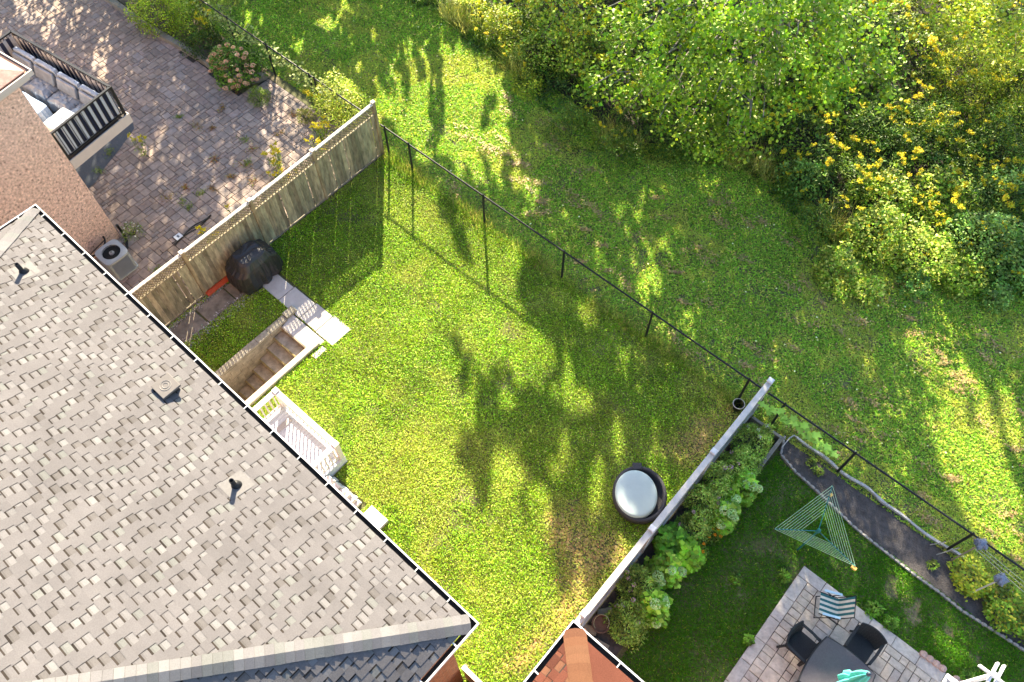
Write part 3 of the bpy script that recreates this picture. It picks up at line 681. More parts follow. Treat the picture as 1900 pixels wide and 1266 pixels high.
# ------------------------------------------------------------------ wooden fence on the left lot line
FX = -15.17
fe = thing('wooden_fence', (FX, 6.5, 0), 'weathered board fence with a lattice strip and pale top rail beside the patio', 'fence')
PY = [11.13, 8.69, 6.33, 3.98, 1.7]; PT = [2.22, 2.14, 2.08, 2.06, 2.05]
DK = (.29, .255, .16)
for y, t in zip(PY, PT):
    p = MB(); p.box(FX-.05, y-.05, 0, FX+.05, y+.05, t, (.30, .235, .135)); post = p.build('post', M_board, fe)
    c = MB(); c.box(FX-.065, y-.065, t, FX+.065, y+.065, t+.035); c.build('post_cap', M_cap, post, bevel=.006)
rr = random.Random(9)
for i in range(4):
    ya, yb = PY[i+1]+.05, PY[i]-.05; za, zb = PT[i+1]-.02, PT[i]-.03
    T = lambda y: za+(zb-za)*(y-ya)/(yb-ya)
    bd_ = MB(); y = ya+.004
    while y < yb-.02:
        w = min(.138, yb-.004-y); f = rr.uniform(.62, 1.3); c = tuple(v*f for v in (DK[0]*rr.uniform(.95, 1.08), DK[1], DK[2]))
        bd_.box(FX+.008+rr.uniform(-.003, .003), y, .09+rr.uniform(-.01, .02), FX+.022, y+w-.004, T(y)-.40, c); y += w+rr.choice([.001, .002, .003, .004, .004, .026])
    bd_.build('board_panel', M_board, fe)
    la = MB(); n = int((yb-ya+.3)/.11)
    for k in range(-4, n):
        for sgn, xo in ((1, .010), (-1, .022)):
            h = .33; y0 = ya+k*.11; y1 = y0+h
            if sgn < 0: y0, y1 = y1, y0
            zl, zh = T((y0+y1)/2)-.39, T((y0+y1)/2)-.05
            tA, tB = (ya+.01-y0)/(y1-y0), (yb-.01-y0)/(y1-y0)
            t0, t1 = max(0., min(tA, tB)), min(1., max(tA, tB))
            if t1-t0 < .1: continue
            P = lambda t: (FX+xo, y0+(y1-y0)*t, zl+(zh-zl)*t)
            la.bar(P(t0), P(t1), .034, .008, (.24, .195, .12), up=(1, 0, 0))
    la.build('lattice', M_board, fe)
    ra = MB()
    ra.hexa([(FX-.045, ya, za-.04), (FX+.045, ya, za-.04), (FX+.045, yb, zb-.04), (FX-.045, yb, zb-.04), (FX-.045, ya, za), (FX+.045, ya, za), (FX+.045, yb, zb), (FX-.045, yb, zb)], (.62, .57, .50))
    ra.build('top_rail', M_board, fe)
    rb = MB(); rb.box(FX-.02, ya, .03, FX+.045, yb, .088, (.24, .21, .15)); rb.build('rail', M_board, fe)
    rb = MB(); rb.hexa([(FX-.03, ya, T(ya)-.44), (FX+.04, ya, T(ya)-.44), (FX+.04, yb, T(yb)-.44), (FX-.03, yb, T(yb)-.44), (FX-.03, ya, T(ya)-.40), (FX+.04, ya, T(ya)-.40), (FX+.04, yb, T(yb)-.40), (FX-.03, yb, T(yb)-.40)], (.30, .255, .17)); rb.build('rail', M_board, fe)
    for z0 in (.35, 1.2): rb = MB(); rb.box(FX-.03, ya, z0, FX+.006, yb, z0+.09, (.22, .19, .13)); rb.build('rail', M_board, fe)

# ------------------------------------------------------------------ pale fence on the right lot line
RX = -1.2
fr = thing('wooden_fence', (RX, 6.5, 0), 'pale grey painted fence with capped posts between lawn and flower bed', 'fence')
RP = [11.08, 8.62, 6.18, 3.74, 1.3]
GW = (.47, .455, .43)
for y in RP:
    p = MB(); p.box(RX-.055, y-.055, 0, RX+.055, y+.055, 2.02, GW); post = p.build('post', M_greyw, fr)
    c = MB(); c.box(RX-.075, y-.075, 2.02, RX+.075, y+.075, 2.05, (.62, .61, .60)); c.prism([(RX-.06, y-.06), (RX+.06, y-.06), (RX+.06, y+.06), (RX-.06, y+.06)], 2.05, 2.065, (.64, .63, .62)); c.build('post_cap', M_greyw, post)
for i in range(4):
    ya, yb = RP[i+1]+.055, RP[i]-.055
    b = MB(); y = ya+.003; k = 0
    while y < yb-.02:
        w = min(.142, yb-.003-y); f = rr.uniform(.88, 1.1); b.box(RX-.012, y, .06, RX+.010, y+w-.005, 1.9+rr.uniform(-.004, .004), tuple(v*f for v in GW)); y += w
    b.build('board_panel', M_greyw, fr)
    r = MB(); r.box(RX-.07, ya, 1.93, RX+.07, yb, 1.968, (.52, .49, .45)); r.build('top_rail', M_greyw, fr)
    for x0, x1, z0, z1 in ((.012, .05, 1.80, 1.90), (.012, .05, .25, .34), (-.05, -.013, 1.84, 1.92)):
        r = MB(); r.box(RX+x0, ya, z0, RX+x1, yb, z1, GW); r.build('rail', M_greyw, fr)

# ------------------------------------------------------------------ chain-link fences along the back
def mesh_material():
    mt = bpy.data.materials.new('chain_mesh'); mt.use_nodes = True; N = mt.node_tree.nodes; L = mt.node_tree.links
    b = N['Principled BSDF']; b.inputs['Base Color'].default_value = (.03, .035, .035, 1); b.inputs['Roughness'].default_value = .5
    return mt
M_chain = mesh_material()
def chain(name_label, x0, x1, y, posts, group=None, y1=None, h=1.29):
    f = thing('chain_link_fence', ((x0+x1)/2, y, 0), name_label, 'fence')
    for x in posts:
        p = MB(); p.tube([(x, y, 0), (x, y, h+.02)], .034, 8); p.lathe([(.036, h+.0), (.03, h+.05), (.01, h+.07)], (x, y, 0), 8); p.build('post', M_black, f)
    r = MB(); r.tube([(x0, y, h), (x1, y, h)], .027, 8); r.build('top_rail', M_black, f)
    w = MB(); s = .115; W_ = x1-x0; hh = h-.06; t = .0013
    k = -int(hh/s)-1
    while k*s < W_:
        for sg in (1, -1):
            a = x0+k*s; b = a+hh; za, zb = (.04, .04+hh) if sg > 0 else (.04+hh, .04)
            ta = max(0, (x0-a)/hh); tb = min(1, (x1-a)/hh)
            if tb <= ta: continue
            p = (a+hh*ta, y-.03+.004*sg, za+(zb-za)*ta); q = (a+hh*tb, y-.03+.004*sg, za+(zb-za)*tb)
            w.tube([p, q], t, 3, cap=False)
        k += 1
    w.tube([(x0, y-.03, .05), (x1, y-.03, .05)], .004, 4)
    w.build('wire_mesh', M_chain, f)
    return f
chain('black chain link fence along the back of the sunny lawn', -15.1, -1.28, 11.2, [-14.92, -13.88, -10.83, -7.78, -4.73, -1.68])
chain('black chain link fence behind the dark garden bed on the right', -1.1, 9.5, 11.2, [-.62, 1.37, 4.42, 7.47])
chain('black chain link fence hung with creeper behind the left patio', -32, -15.25, 11.22, [-31.4, -29.2, -27, -24.75, -22.5, -20.5, -18.4, -18.15])

# ------------------------------------------------------------------ basement stairs
st = thing('basement_stairs', (-12.15, 3.2, 0), 'sunken concrete stairs between block retaining walls leading down beside the deck', 'stairs')
XL, XR = -12.70, -11.60
M_step = material('step_concrete', (.30, .27, .215), .9, .55, 5, bump=.5, bscale=40); M_moss = material('mossy_edge', (.23, .185, .075), .95, .4, 12)
for k in range(9):
    s_ = MB(); zt_ = -.19*(k+1)+.02 if k else -.17
    y1_ = 4.66-.325*k; s_.box(XL+.002, y1_-.325, -2.5, XR-.002, y1_, zt_); sp_ = s_.build('step', M_step, st, bevel=.012); s_ = MB(); s_.box(XL+.01, y1_-.33, zt_-.02, XR-.01, y1_-.295, zt_+.006); s_.build('nosing', M_moss, sp_)
tl = MB(); tl.box(XL, 4.664, -.3, XR, 4.70, .03); tl.build('landing_nosing', M_concold, st)
wl_ = MB()                 # left retaining wall of blocks, stepping in relief
rr = random.Random(4); z = .10; row = 0
while z > -2.3:
    y = 5.35 if row == 0 else 4.95-rr.uniform(0, .3)
    y = 4.95
    yy = y+ (0.0 if row % 2 else -.22)
    prev = y
    while prev > 1.0:
        nx_ = max(prev-rr.uniform(.38, .46), 1.0) if prev != y else (yy if row % 2 == 0 else prev-.42)
        wl_.box(XL-.22+rr.uniform(0, .008), nx_+.004, z-.19, XL-rr.uniform(.0, .012), prev-.004, z-.004); prev = nx_
    z -= .19; row += 1
wl_.box(XL-.24, 4.96, -.1, XL-.03, 5.32, .14)
wl_.build('retaining_wall', M_block, st, bevel=.012)
kb = MB()
z = .12
kb.box(XR, 1.0, -.06, XR+.17, 5.02, z); prev = 5.02
kb.box(XR+.02, 1.0, -2.3, XR+.16, 4.64, -.06)
kb.build('side_curb', material('pale_curb', (.50, .43, .34), .9, .25, 4, bump=.4, bscale=30), st, bevel=.012)

sq = MB(); sq.box(-11.33, 4.62, -.05, -11.16, 5.02, .06)
tag(sq.build('stone_block', M_conc, org=(-11.25, 4.8, 0), bevel=.01), 'small pale concrete block at the end of the stair curb', 'concrete block')

# ------------------------------------------------------------------ white deck
dk = thing('deck', (-9.5, 2.2, 0), 'small white painted deck with baluster railing under the roof edge', 'deck')
DX0, DX1, DY0, DY1, DZ = -10.68, -8.32, 1.25, 3.13, .34
b = MB(); n = 22; w = (DX1-DX0)/n
for i in range(n): b.box(DX0+i*w+.004, DY0, DZ-.03, DX0+(i+1)*w-.004, DY1, DZ)
M_deckw = material('deck_paint', (.56, .62, .70), .55, .06, 5)
b.build('deck_board', M_deckw, dk)
b = MB(); b.box(DX0, DY1-.04, 0, DX1, DY1-.002, DZ-.031); b.box(DX0, DY0, 0, DX0+.04, DY1-.04, DZ-.031); b.box(DX1-.04, DY0, 0, DX1, DY1-.04, DZ-.031); b.build('skirt', M_deckw, dk)
zt_ = 1.2
def rail_run(p, q):
    m_ = MB(); m_.bar((*p, zt_-.02), (*q, zt_-.02), .14, .035); m_.bar((*p, zt_-.075), (*q, zt_-.075), .05, .07); m_.bar((*p, DZ+.1), (*q, DZ+.1), .05, .07)
    rl_ = m_.build('railing', M_white, dk)
    L_ = math.dist(p, q); k = int(L_/.135); b_ = MB()
    for i in range(1, k):
        t = i/k; x = p[0]+(q[0]-p[0])*t; y = p[1]+(q[1]-p[1])*t; dx, dy = (q[0]-p[0])/L_, (q[1]-p[1])/L_
        b_.bar((x, y, DZ+.13), (x, y, zt_-.11), .035, .035)
    b_.build('balusters', M_white, rl_)
rail_run((DX0+.07, DY0), (DX0+.07, DY1-.07)); rail_run((DX0+.07, DY1-.07), (DX1-.07, DY1-.07)); rail_run((DX1-.07, DY1-.07), (DX1-.07, DY0))
for x in (DX0+.07, DX1-.07):
    p = MB(); p.box(x-.06, DY1-.13, 0, x+.06, DY1-.01, zt_+.005); p.prism([(x-.075, DY1-.145), (x+.075, DY1-.145), (x+.075, DY1+.005), (x-.075, DY1+.005)], zt_+.005, zt_+.03); p.build('post', M_white, dk)
p = MB(); p.box(DX0+.45, DY0, DZ+.004, DX0+.58, DY1-.2, DZ+.03); p.build('grey_plank', material('grey_plank', (.42, .42, .42), .8, .15, 8), dk)

stp = MB(); stp.box(-6.96, 2.0, 0, -6.38, 2.70, .16); stp.box(-6.97, 1.3, 0, -6.37, 2.0, .30)
tag(stp.build('door_step', M_white, org=(-6.67, 2.3, 0), bevel=.012), 'small white step poking out from under the roof edge', 'step')
rk = thing('stone_wall', (-7.6, 2.2, 0), 'low rough white stone wall along the house next to the deck', 'stone wall')
rr = random.Random(12)
stn = MB()
for lay in range(3):
    x = -8.28
    while x < -7.15:
        w = rr.uniform(.14, .28); d = rr.uniform(-.04, .04)
        if x+w > -7.1-.12*lay: break
        stn.hexa([(x+.005, 1.3, .15*lay), (x+w-.005, 1.3, .15*lay), (x+w-.005-rr.uniform(0, .03), 2.62+d-.05*lay, .15*lay), (x+.005+rr.uniform(0, .03), 2.62+d-.05*lay, .15*lay),
                  (x+.012, 1.3, .15*lay+.147), (x+w-.012, 1.3, .15*lay+.147), (x+w-.03, 2.58+d-.05*lay, .15*lay+.14), (x+.03, 2.58+d-.05*lay, .15*lay+.147)]); x += w
stn.build('stone', material('white_stone', (.60, .58, .55), .9, .25, 6, bump=.6, bscale=20), rk, bevel=.02)

# side gate between the two houses
gt_ = thing('side_gate', (-1.85, 1.3, 0), 'pale topped board gate between the two houses at the bottom edge', 'gate')
m_ = MB(); m_.box(-2.48, 1.26, 1.62, -1.27, 1.36, 1.67); m_.build('top_rail', M_cap, gt_)
m_ = MB()
for i in range(9): m_.box(-2.47+i*.133, 1.29, .05, -2.47+i*.133+.127, 1.32, 1.615, (.30*random.uniform(.9, 1.1), .17, .09))
m_.build('board_panel', M_board, gt_)
for x in (-2.44, -1.31):
    m_ = MB(); m_.box(x-.04, 1.325, 0, x+.04, 1.40, 1.615, (.30, .19, .11)); m_.build('post', M_board, gt_)

# ------------------------------------------------------------------ air conditioner
ac = thing('air_conditioner', (-17.76, 2.95, .03), 'grey outdoor air conditioner with a round fan on top beside the fence', 'air conditioner')
cx, cy, hw, zt_ = -17.77, 2.95, .36, .79
M_acg = material('ac_grey', (.36, .40, .42), .5, .1, 5); M_acd = material('ac_dark', (.012, .014, .016), .7, .2, 6)
def rrect(cx, cy, h, r, n=5):
    out = []
    for qx, qy, a0 in ((1, 1, 0), (-1, 1, 90), (-1, -1, 180), (1, -1, 270)):
        for i in range(n+1):
            a = R(a0+90*i/n); out.append((cx+qx*(h-r)+r*math.cos(a), cy+qy*(h-r)+r*math.sin(a)))
    return out
m_ = MB(); m_.prism(rrect(cx, cy, hw-.06, .09), .06, zt_-.05); m_.build('coil', M_acd, ac)
m_ = MB()
for k in range(10): m_.prism(rrect(cx, cy, hw-.008, .12), .13+k*.062, .13+k*.062+.007)
m_.build('louver', M_acg, ac)
m_ = MB()
for qx, qy in ((1, 1), (-1, 1), (-1, -1), (1, -1)): m_.box(cx+qx*(hw-.065)-.03, cy+qy*(hw-.065)-.03, .04, cx+qx*(hw-.065)+.03, cy+qy*(hw-.065)+.03, zt_-.05)
m_.box(cx-.25, cy-hw-.004, .1, cx+.25, cy-hw+.03, .74)
m_.build('corner_post', M_acg, ac)
m_ = MB(); m_.prism(rrect(cx, cy, hw+.015, .12), .03, .09); m_.build('base', M_acg, ac)
# top with a round opening
m_ = MB(); n = 48; rin = .262
out = []
for k in range(n):
    a = 2*math.pi*k/n; c, s_ = math.cos(a), math.sin(a); q = (abs(c)**5+abs(s_)**5)**(-1/5)*(hw+.015); out.append((cx+c*q, cy+s_*q))
for k in range(n):
    j = (k+1) % n; a, b_ = 2*math.pi*k/n, 2*math.pi*j/n
    i0 = (cx+rin*math.cos(a), cy+rin*math.sin(a)); i1 = (cx+rin*math.cos(b_), cy+rin*math.sin(b_))
    m_.face([(*i0, zt_+.01), (*out[k], zt_), (*out[j], zt_), (*i1, zt_+.01)]); m_.face([(*out[k], zt_), (*out[k], zt_-.06), (*out[j], zt_-.06), (*out[j], zt_)]); m_.face([(*i1, zt_+.01), (*i1, zt_-.14), (*i0, zt_-.14), (*i0, zt_+.01)])
m_.build('top_cover', M_acg, ac)
m_ = MB(); m_.lathe([(.262, zt_-.13), (.10, zt_-.12)], (cx, cy, 0), 40)
for k in range(3):
    a = 2*math.pi*k/3+.5; c, s_ = math.cos(a), math.sin(a)
    for w_ in (-.5, .5): pass
    P = [(.07, -.35), (.24, -.42), (.25, .3), (.07, .25)]
    m_.face([(cx+r_*math.cos(a+t), cy+r_*math.sin(a+t), zt_-.09+.03*t) for r_, t in P])
fan = m_.build('fan', M_acd, ac)
m_ = MB(); m_.lathe([(.075, zt_-.05), (.07, zt_-.02), (.03, zt_-.012)], (cx, cy, 0), 24); m_.build('fan_hub', material('hub', (.42, .44, .46), .5, .1, 9), fan)
m_ = MB()
for k in range(5):
    r_ = .10+k*.036; m_.tube([(cx+r_*math.cos(2*math.pi*i/40), cy+r_*math.sin(2*math.pi*i/40), zt_+.004) for i in range(41)], .0028, 4, cap=False)
for k in range(6):
    a = math.pi*k/6; m_.tube([(cx-.27*math.cos(a), cy-.27*math.sin(a), zt_+.008), (cx+.27*math.cos(a), cy+.27*math.sin(a), zt_+.008)], .003, 4)
m_.build('fan_guard', M_acd, ac)
# hoop stand with grey tray
hp = thing('hoop_stand', (-18.95, 2.85, 0), 'black round hoop stand holding a grey tray between brick wall and air conditioner', 'stand')
m_ = MB(); m_.tube([(-18.75+.46*math.cos(2*math.pi*i/32), 2.72+.46*math.sin(2*math.pi*i/32), .5) for i in range(33)], .028, 6, cap=False)
for a in (.4, 2.5, 4.6): m_.tube([(-18.75+.46*math.cos(a), 2.72+.46*math.sin(a), .5), (-18.75+.38*math.cos(a), 2.72+.38*math.sin(a), .036)], .016, 6)
m_.tube([(-18.55, 3.14, .5), (-18.4, 2.42, .5)], .014, 6); m_.build('frame', M_black, hp)
m_ = MB(); m_.prism([(-18.97, 2.52), (-18.70, 2.50), (-18.66, 2.76), (-18.72, 2.86), (-18.90, 2.88), (-18.97, 2.80)], .52, .57); m_.build('tray', material('grey_plastic', (.20, .24, .26), .5, .2, 8), hp, bevel=.012)
dp = MB(); dp.tube([(-18.70, 3.68, .55), (-18.68, 3.70, .12), (-18.45, 3.62, .06), (-18.2, 3.45, .06)], .04, 8)
tag(dp.build('drain_pipe', M_black, org=(-18.65, 3.67, 0)), 'short black drain pipe at the foot of the speckled brick wall corner', 'drain pipe')
cb = thing('cable_bundle', (-17.5, 5.2, .04), 'thin black cables lying straight on the patio paving', 'cables')
for k in range(3):
    m_ = MB(); m_.tube([(-17.36+.05*k+.04*math.sin(t*.9+k), 4.45+t*.145, .05+.012*(k == 1)) for t in range(11)], .014, 5); m_.build('cable', M_black, cb)
m_ = MB(); m_.box(-17.50, 4.62, .037, -17.30, 4.84, .075, (.7, .72, .75)); m_.box(-17.45, 4.70, .075, -17.36, 4.76, .078, (.1, .12, .15))
tag(m_.build('packet', M_cloth, org=(-17.4, 4.73, .037)), 'small white packet lying at the end of the black cables', 'packet')

# ------------------------------------------------------------------ covered barbecue, red plank
gr = thing('covered_barbecue', (-14.5, 5.4, .05), 'barbecue hidden under a wrinkled black cover against the board fence', 'barbecue')
mb = MB(); cxg, cyg = -14.56, 5.40; K = 72; prof = [(1.0, .08), (1.06, .25), (1.03, .55), (.98, .80), (.90, .92), (.72, 1.10), (.60, 1.16), (.3, 1.17)]
rings = []
for r, z in prof:
    ring = []
    for k in range(K):
        a = 2*math.pi*k/K; c, s_ = math.cos(a), math.sin(a); q = (abs(c)**4.6+abs(s_)**4.6)**(-1/4.6)
        fo = (.040*abs(math.sin(a*4.5+1.3))-.02+.024*math.sin(a*13+z*4)+.014*math.sin(a*25+2))*(1.2-z*.9 if z < 1.1 else .12)
        hx = .47; hy = .70 if z < .9 else .60
        ring.append((cxg+c*q*(hx*r+fo)+(.02 if z > .9 else 0), cyg+s_*q*(hy*r+fo), z+.012*math.sin(a*6+r*5)))
    rings.append(ring)
for ring in rings: mb.v += ring
for i in range(len(rings)-1):
    for k in range(K): mb.f.append((i*K+k, i*K+(k+1) % K, (i+1)*K+(k+1) % K, (i+1)*K+k)); mb.c.append((1, 1, 1))
mb.f.append(tuple((len(rings)-1)*K+k for k in range(K))); mb.c.append((1, 1, 1))
mb.build('cover', material('black_vinyl', (.020, .020, .022), .45, .35, 3, bump=.9, bscale=6, spec=.5), gr, smooth=False)
m_ = MB()
for x, y in ((-14.85, 4.95), (-14.28, 4.95), (-14.85, 5.85), (-14.28, 5.85)): m_.lathe([(.05, 0.03), (.05, .09)], (x, y, 0), 10)
m_.build('wheel', M_black, gr)
m_ = MB(); m_.hexa([(-15.12, 3.98, .02), (-15.0, 3.98, .02), (-15.0, 4.9, .02), (-15.12, 4.9, .02), (-15.13, 3.98, .16), (-15.08, 3.98, .16), (-15.08, 4.9, .16), (-15.13, 4.9, .16)])
tag(m_.build('plank', material('red_paint', (.42, .065, .022), .6, .2, 7), org=(-15.08, 4.4, 0)), 'red plank lying along the foot of the board fence', 'plank')

# ------------------------------------------------------------------ oval daybed, bucket
tu = thing('daybed', (-2.08, 7.30, 0), 'oval dark rim tub with a pale blue cushion by the pale fence', 'daybed', rz=R(40.9)); ORG[tu.name] = None
M_rattan = material('dark_rattan', (.05, .048, .054), .6, .25, 30, bump=.6, bscale=90)
m_ = MB(); n = 64
def oval(mb, prof, ox, oy, sx, sy, n=64, tilt=0.0):
    b = len(mb.v)
    for r, z in prof:
        for k in range(n):
            a = 2*math.pi*k/n; x = r*math.cos(a); y = r*math.sin(a); mb.v.append((ox+x*sx, oy+y*sy, z+tilt*y))
    for i in range(len(prof)-1):
        for k in range(n): mb.f.append((b+i*n+k, b+i*n+(k+1) % n, b+(i+1)*n+(k+1) % n, b+(i+1)*n+k)); mb.c.append((1, 1, 1))
    mb.f.append(tuple(b+(len(prof)-1)*n+k for k in range(n))); mb.c.append((1, 1, 1))
oval(m_, [(.90, 0), (.99, .10), (1.0, .26), (.985, .30), (.93, .32), (.87, .31), (.855, .27), (.84, .12), (.3, .10)], 0, 0, .68, .74)
m_.build('rim', M_rattan, tu, smooth=True)
m_ = MB(); m_.box(-.14, .62, .26, .10, .80, .345); m_.build('handle', M_rattan, tu, bevel=.02)
m_ = MB(); oval(m_, [(.80, .14), (.98, .17), (1.0, .25), (.985, .32), (.955, .362), (.90, .378), (.82, .383), (.5, .384), (.2, .384)], -.10, -.02, .535, .63)
m_.build('cushion', material('pale_cushion', (.47, .56, .55), .95, .04, 3, bump=.35, bscale=7, spec=.05), tu, smooth=True)
bk = thing('bucket', (-1.58, 11.0, 0), 'black plastic bucket standing in the fence corner', 'bucket')
m_ = MB(); m_.lathe([(.10, 0), (.135, .30), (.15, .30), (.15, .315), (.128, .315), (.10, .06)], (-1.58, 11.0, 0), 24); m_.build('pail', M_pipe, bk, smooth=False)
m_ = MB(); m_.tube([(-1.58+.152*math.cos(2*math.pi*i/28), 11.0+.152*math.sin(2*math.pi*i/28), .31) for i in range(29)], .012, 6, cap=False); m_.build('rim', material('pale_rim', (.45, .43, .40), .6, .1, 5), bk)

# ------------------------------------------------------------------ right neighbour's terrace furniture
M_wick = material('dark_wicker', (.018, .022, .028), .55, .3, 40, bump=.8, bscale=140)
M_wick2 = material('wicker_top', (.075, .07, .082), .6, .22, 40, bump=.5, bscale=140)
tbl = thing('dining_table', (3.74, 6.6, .045), 'dark wicker dining table with bowed edges on the stone terrace', 'table')
def bowed(cx, cy, h, bow, n=10):
    out = []
    c = [(-h, -h), (h, -h), (h, h), (-h, h)]
    for i in range(4):
        a, b = c[i], c[(i+1) % 4]; nx, ny = (b[1]-a[1])/(2*h), -(b[0]-a[0])/(2*h)
        for k in range(n):
            t = k/n; o_ = bow*math.sin(math.pi*t); out.append((cx+a[0]+(b[0]-a[0])*t+nx*o_, cy+a[1]+(b[1]-a[1])*t+ny*o_))
    return out
m_ = MB(); m_.prism(bowed(3.74, 6.6, .595, .06), .70, .735); m_.build('tabletop', M_wick2, tbl)
m_ = MB(); m_.prism(bowed(3.74, 6.6, .62, .065), .66, .728); m_.build('table_edge', M_wick, tbl, bevel=.012)
for sx in (-1, 1):
    for sy in (-1, 1): m_ = MB(); m_.box(3.74+sx*.52-.03, 6.6+sy*.52-.03, .046, 3.74+sx*.52+.03, 6.6+sy*.52+.03, .66); m_.build('leg', M_wick, tbl)
def wicker_chair(loc, rz, label):
    c = thing('wicker_armchair', loc, label, 'armchair', 'dark wicker armchairs round the table', rz=rz); ORG[c.name] = None
    m_ = MB(); m_.hexa([(-.26, -.27, .34), (.27, -.27, .36), (.27, .27, .36), (-.26, .27, .34), (-.26, -.27, .40), (.27, -.27, .43), (.27, .27, .43), (-.26, .27, .40)]); m_.build('seat', M_wick, c, bevel=.015)
    m_ = MB(); n = 10; F = []
    for i in range(n+1):
        t = i/n*2-1; y = t*.31; b_ = -.30+.10*t*t
        F.append(((b_+.04, y*.92, .38), (b_-.10+.02*(1-t*t), y*1.03, .84+.02*(1-t*t))))
    for i in range(n):
        (a0, a1), (b0, b1) = F[i], F[i+1]; th = .035
        m_.hexa([(a0[0]-th, a0[1], a0[2]), (a0[0], a0[1], a0[2]), (b0[0], b0[1], b0[2]), (b0[0]-th, b0[1], b0[2]), (a1[0]-th, a1[1], a1[2]), (a1[0], a1[1], a1[2]), (b1[0], b1[1], b1[2]), (b1[0]-th, b1[1], b1[2])])
    m_.build('backrest', M_wick, c, bevel=.006)
    for s_ in (-1, 1):
        m_ = MB(); m_.bar((-.30, s_*.30, .68), (.02, s_*.315, .645), .065, .03); m_.bar((.02, s_*.315, .645), (.27, s_*.30, .60), .065, .03); m_.bar((.25, s_*.30, .60), (.27, s_*.28, .04), .045, .03); m_.build('armrest', M_wick, c, bevel=.008)
        m_ = MB(); m_.bar((-.24, s_*.24, .36), (-.32, s_*.28, .0), .045, .045); m_.build('leg', M_wick, c)
        m_ = MB(); m_.bar((.22, s_*.24, .36), (.25, s_*.26, .0), .045, .045); m_.build('leg', M_wick, c)
wicker_chair((2.83, 6.76, .046), R(-4), 'dark wicker armchair at the left side of the table, its back toward the lawn')
wicker_chair((3.86, 7.60, .046), R(-92), 'dark wicker armchair tucked under the far side of the table beside the border stones')
pa = thing('parasol', (3.86, 6.5, .046), 'folded turquoise parasol standing through the table', 'parasol')
m_ = MB(); m_.tube([(3.86, 6.5, .05), (3.86, 6.5, 2.42)], .022, 10); m_.build('pole', M_wick, pa)
m_ = MB()
K = 48
def fold(a, z): return 1+.34*math.sin(a*8+z*.9)+.12*math.sin(a*3+z*2)
m_.lathe([(.12, 1.02), (.185, 1.2), (.165, 1.5), (.095, 1.62), (.125, 1.8), (.10, 2.1), (.065, 2.3), (.035, 2.38)], (3.86, 6.5, 0), 64, fn=fold)
m_.build('canopy', material('turquoise_cloth', (.10, .56, .50), .8, .12, 6), pa, smooth=True)
m_ = MB(); m_.lathe([(.045, 2.37), (.05, 2.40), (.035, 2.45), (.01, 2.47)], (3.86, 6.5, 0), 14); m_.build('finial', material('finial', (.03, .05, .08), .4, .1, 5), pa)
lc = thing('folding_chair', (2.88, 7.95, .046), 'folding camp chair with a green and cream striped seat and pale blue arms', 'folding chair', rz=R(25)); ORG[lc.name] = None
m_ = MB(); prof = [(-.24, .44), (-.12, .41), (.02, .37), (.16, .345), (.20, .36), (.25, .46), (.30, .60), (.36, .76), (.40, .86)]
cols = [(.66, .62, .52), (.03, .14, .15)]; nS = 8
for i in range(len(prof)-1):
    (x0, z0), (x1, z1) = prof[i], prof[i+1]
    for k in range(nS):
        y0 = -.235+.47*k/nS; y1 = -.235+.47*(k+1)/nS
        m_.hexa([(x0, y0, z0-.012), (x1, y0, z1-.012), (x1, y1, z1-.012), (x0, y1, z0-.012), (x0, y0, z0), (x1, y0, z1), (x1, y1, z1), (x0, y1, z0)], cols[k % 2])
m_.build('sling', M_cloth, lc)
M_blueplast = material('pale_blue_plastic', (.40, .58, .68), .4, .06, 4)
for s_ in (-1, 1):
    m_ = MB(); m_.bar((-.20, s_*.27, .575), (.20, s_*.27, .595), .055, .022); m_.build('armrest', M_blueplast, lc, bevel=.006)
    m_ = MB(); m_.tube([(-.24, s_*.25, .43), (.17, s_*.25, .35), (.41, s_*.25, .87)], .012, 8); m_.tube([(.20, s_*.26, .59), (-.22, s_*.255, .0)], .011, 8); m_.tube([(-.18, s_*.275, .56), (.34, s_*.265, .0)], .011, 8); m_.build('frame', M_black, lc)
for p, q in (((-.22, -.255, .02), (-.22, .255, .02)), ((.33, -.265, .02), (.33, .265, .02)), ((.41, -.25, .87), (.41, .25, .87))): m_ = MB(); m_.tube([p, q], .011, 8); m_.build('crossbar', M_black, lc)

# rotary clothes line
cl = thing('rotary_clothesline', (1.66, 8.78, 0), 'green three armed rotary clothes line standing on the shaded lawn', 'clothes line')
M_green = material('green_enamel', (.02, .16, .15), .45, .15, 8)
hub = Vector((1.66, 8.77, 1.60)); tips = [Vector((1.33, 9.80, 1.86)), Vector((.87, 8.04, 1.86)), Vector((2.66, 8.49, 1.86))]
m_ = MB(); m_.tube([(1.66, 8.77, 0), (1.66, 8.77, 1.66)], .02, 8); m_.lathe([(.035, 1.52), (.045, 1.56), (.045, 1.66), (.02, 1.70)], (1.66, 8.77, 0), 12); m_.build('pole', M_green, cl)
for t in tips: m_ = MB(); m_.tube([hub, t], .0105, 6); m_.build('arm', M_green, cl)
m_ = MB()
for k in range(8):
    f = .40+.60*k/7; P = [hub.lerp(t, f) for t in tips]
    for i in range(3): m_.tube([P[i], P[(i+1) % 3]+Vector((0, 0, -.0))], .0042, 4, cap=False)
m_.build('line', material('green_line', (.38, .58, .36), .6, .1, 8), cl)
for k, (i, f) in enumerate(((0, .86), (2, .97), (2, .93))):
    p = hub.lerp(tips[i], f)+Vector((.05, -.04, -.03)); q = MB(); q.box(p.x-.035, p.y-.03, p.z-.05, p.x+.035, p.y+.03, p.z+.02, (.75, .45, .12))
    tag(q.build('clothes_peg', M_cloth, org=p), ['orange clothes peg near the top corner of the clothes line', 'outer orange clothes peg at the lowest corner of the clothes line', 'inner orange clothes peg just before the lowest corner of the clothes line'][k], 'clothes peg')

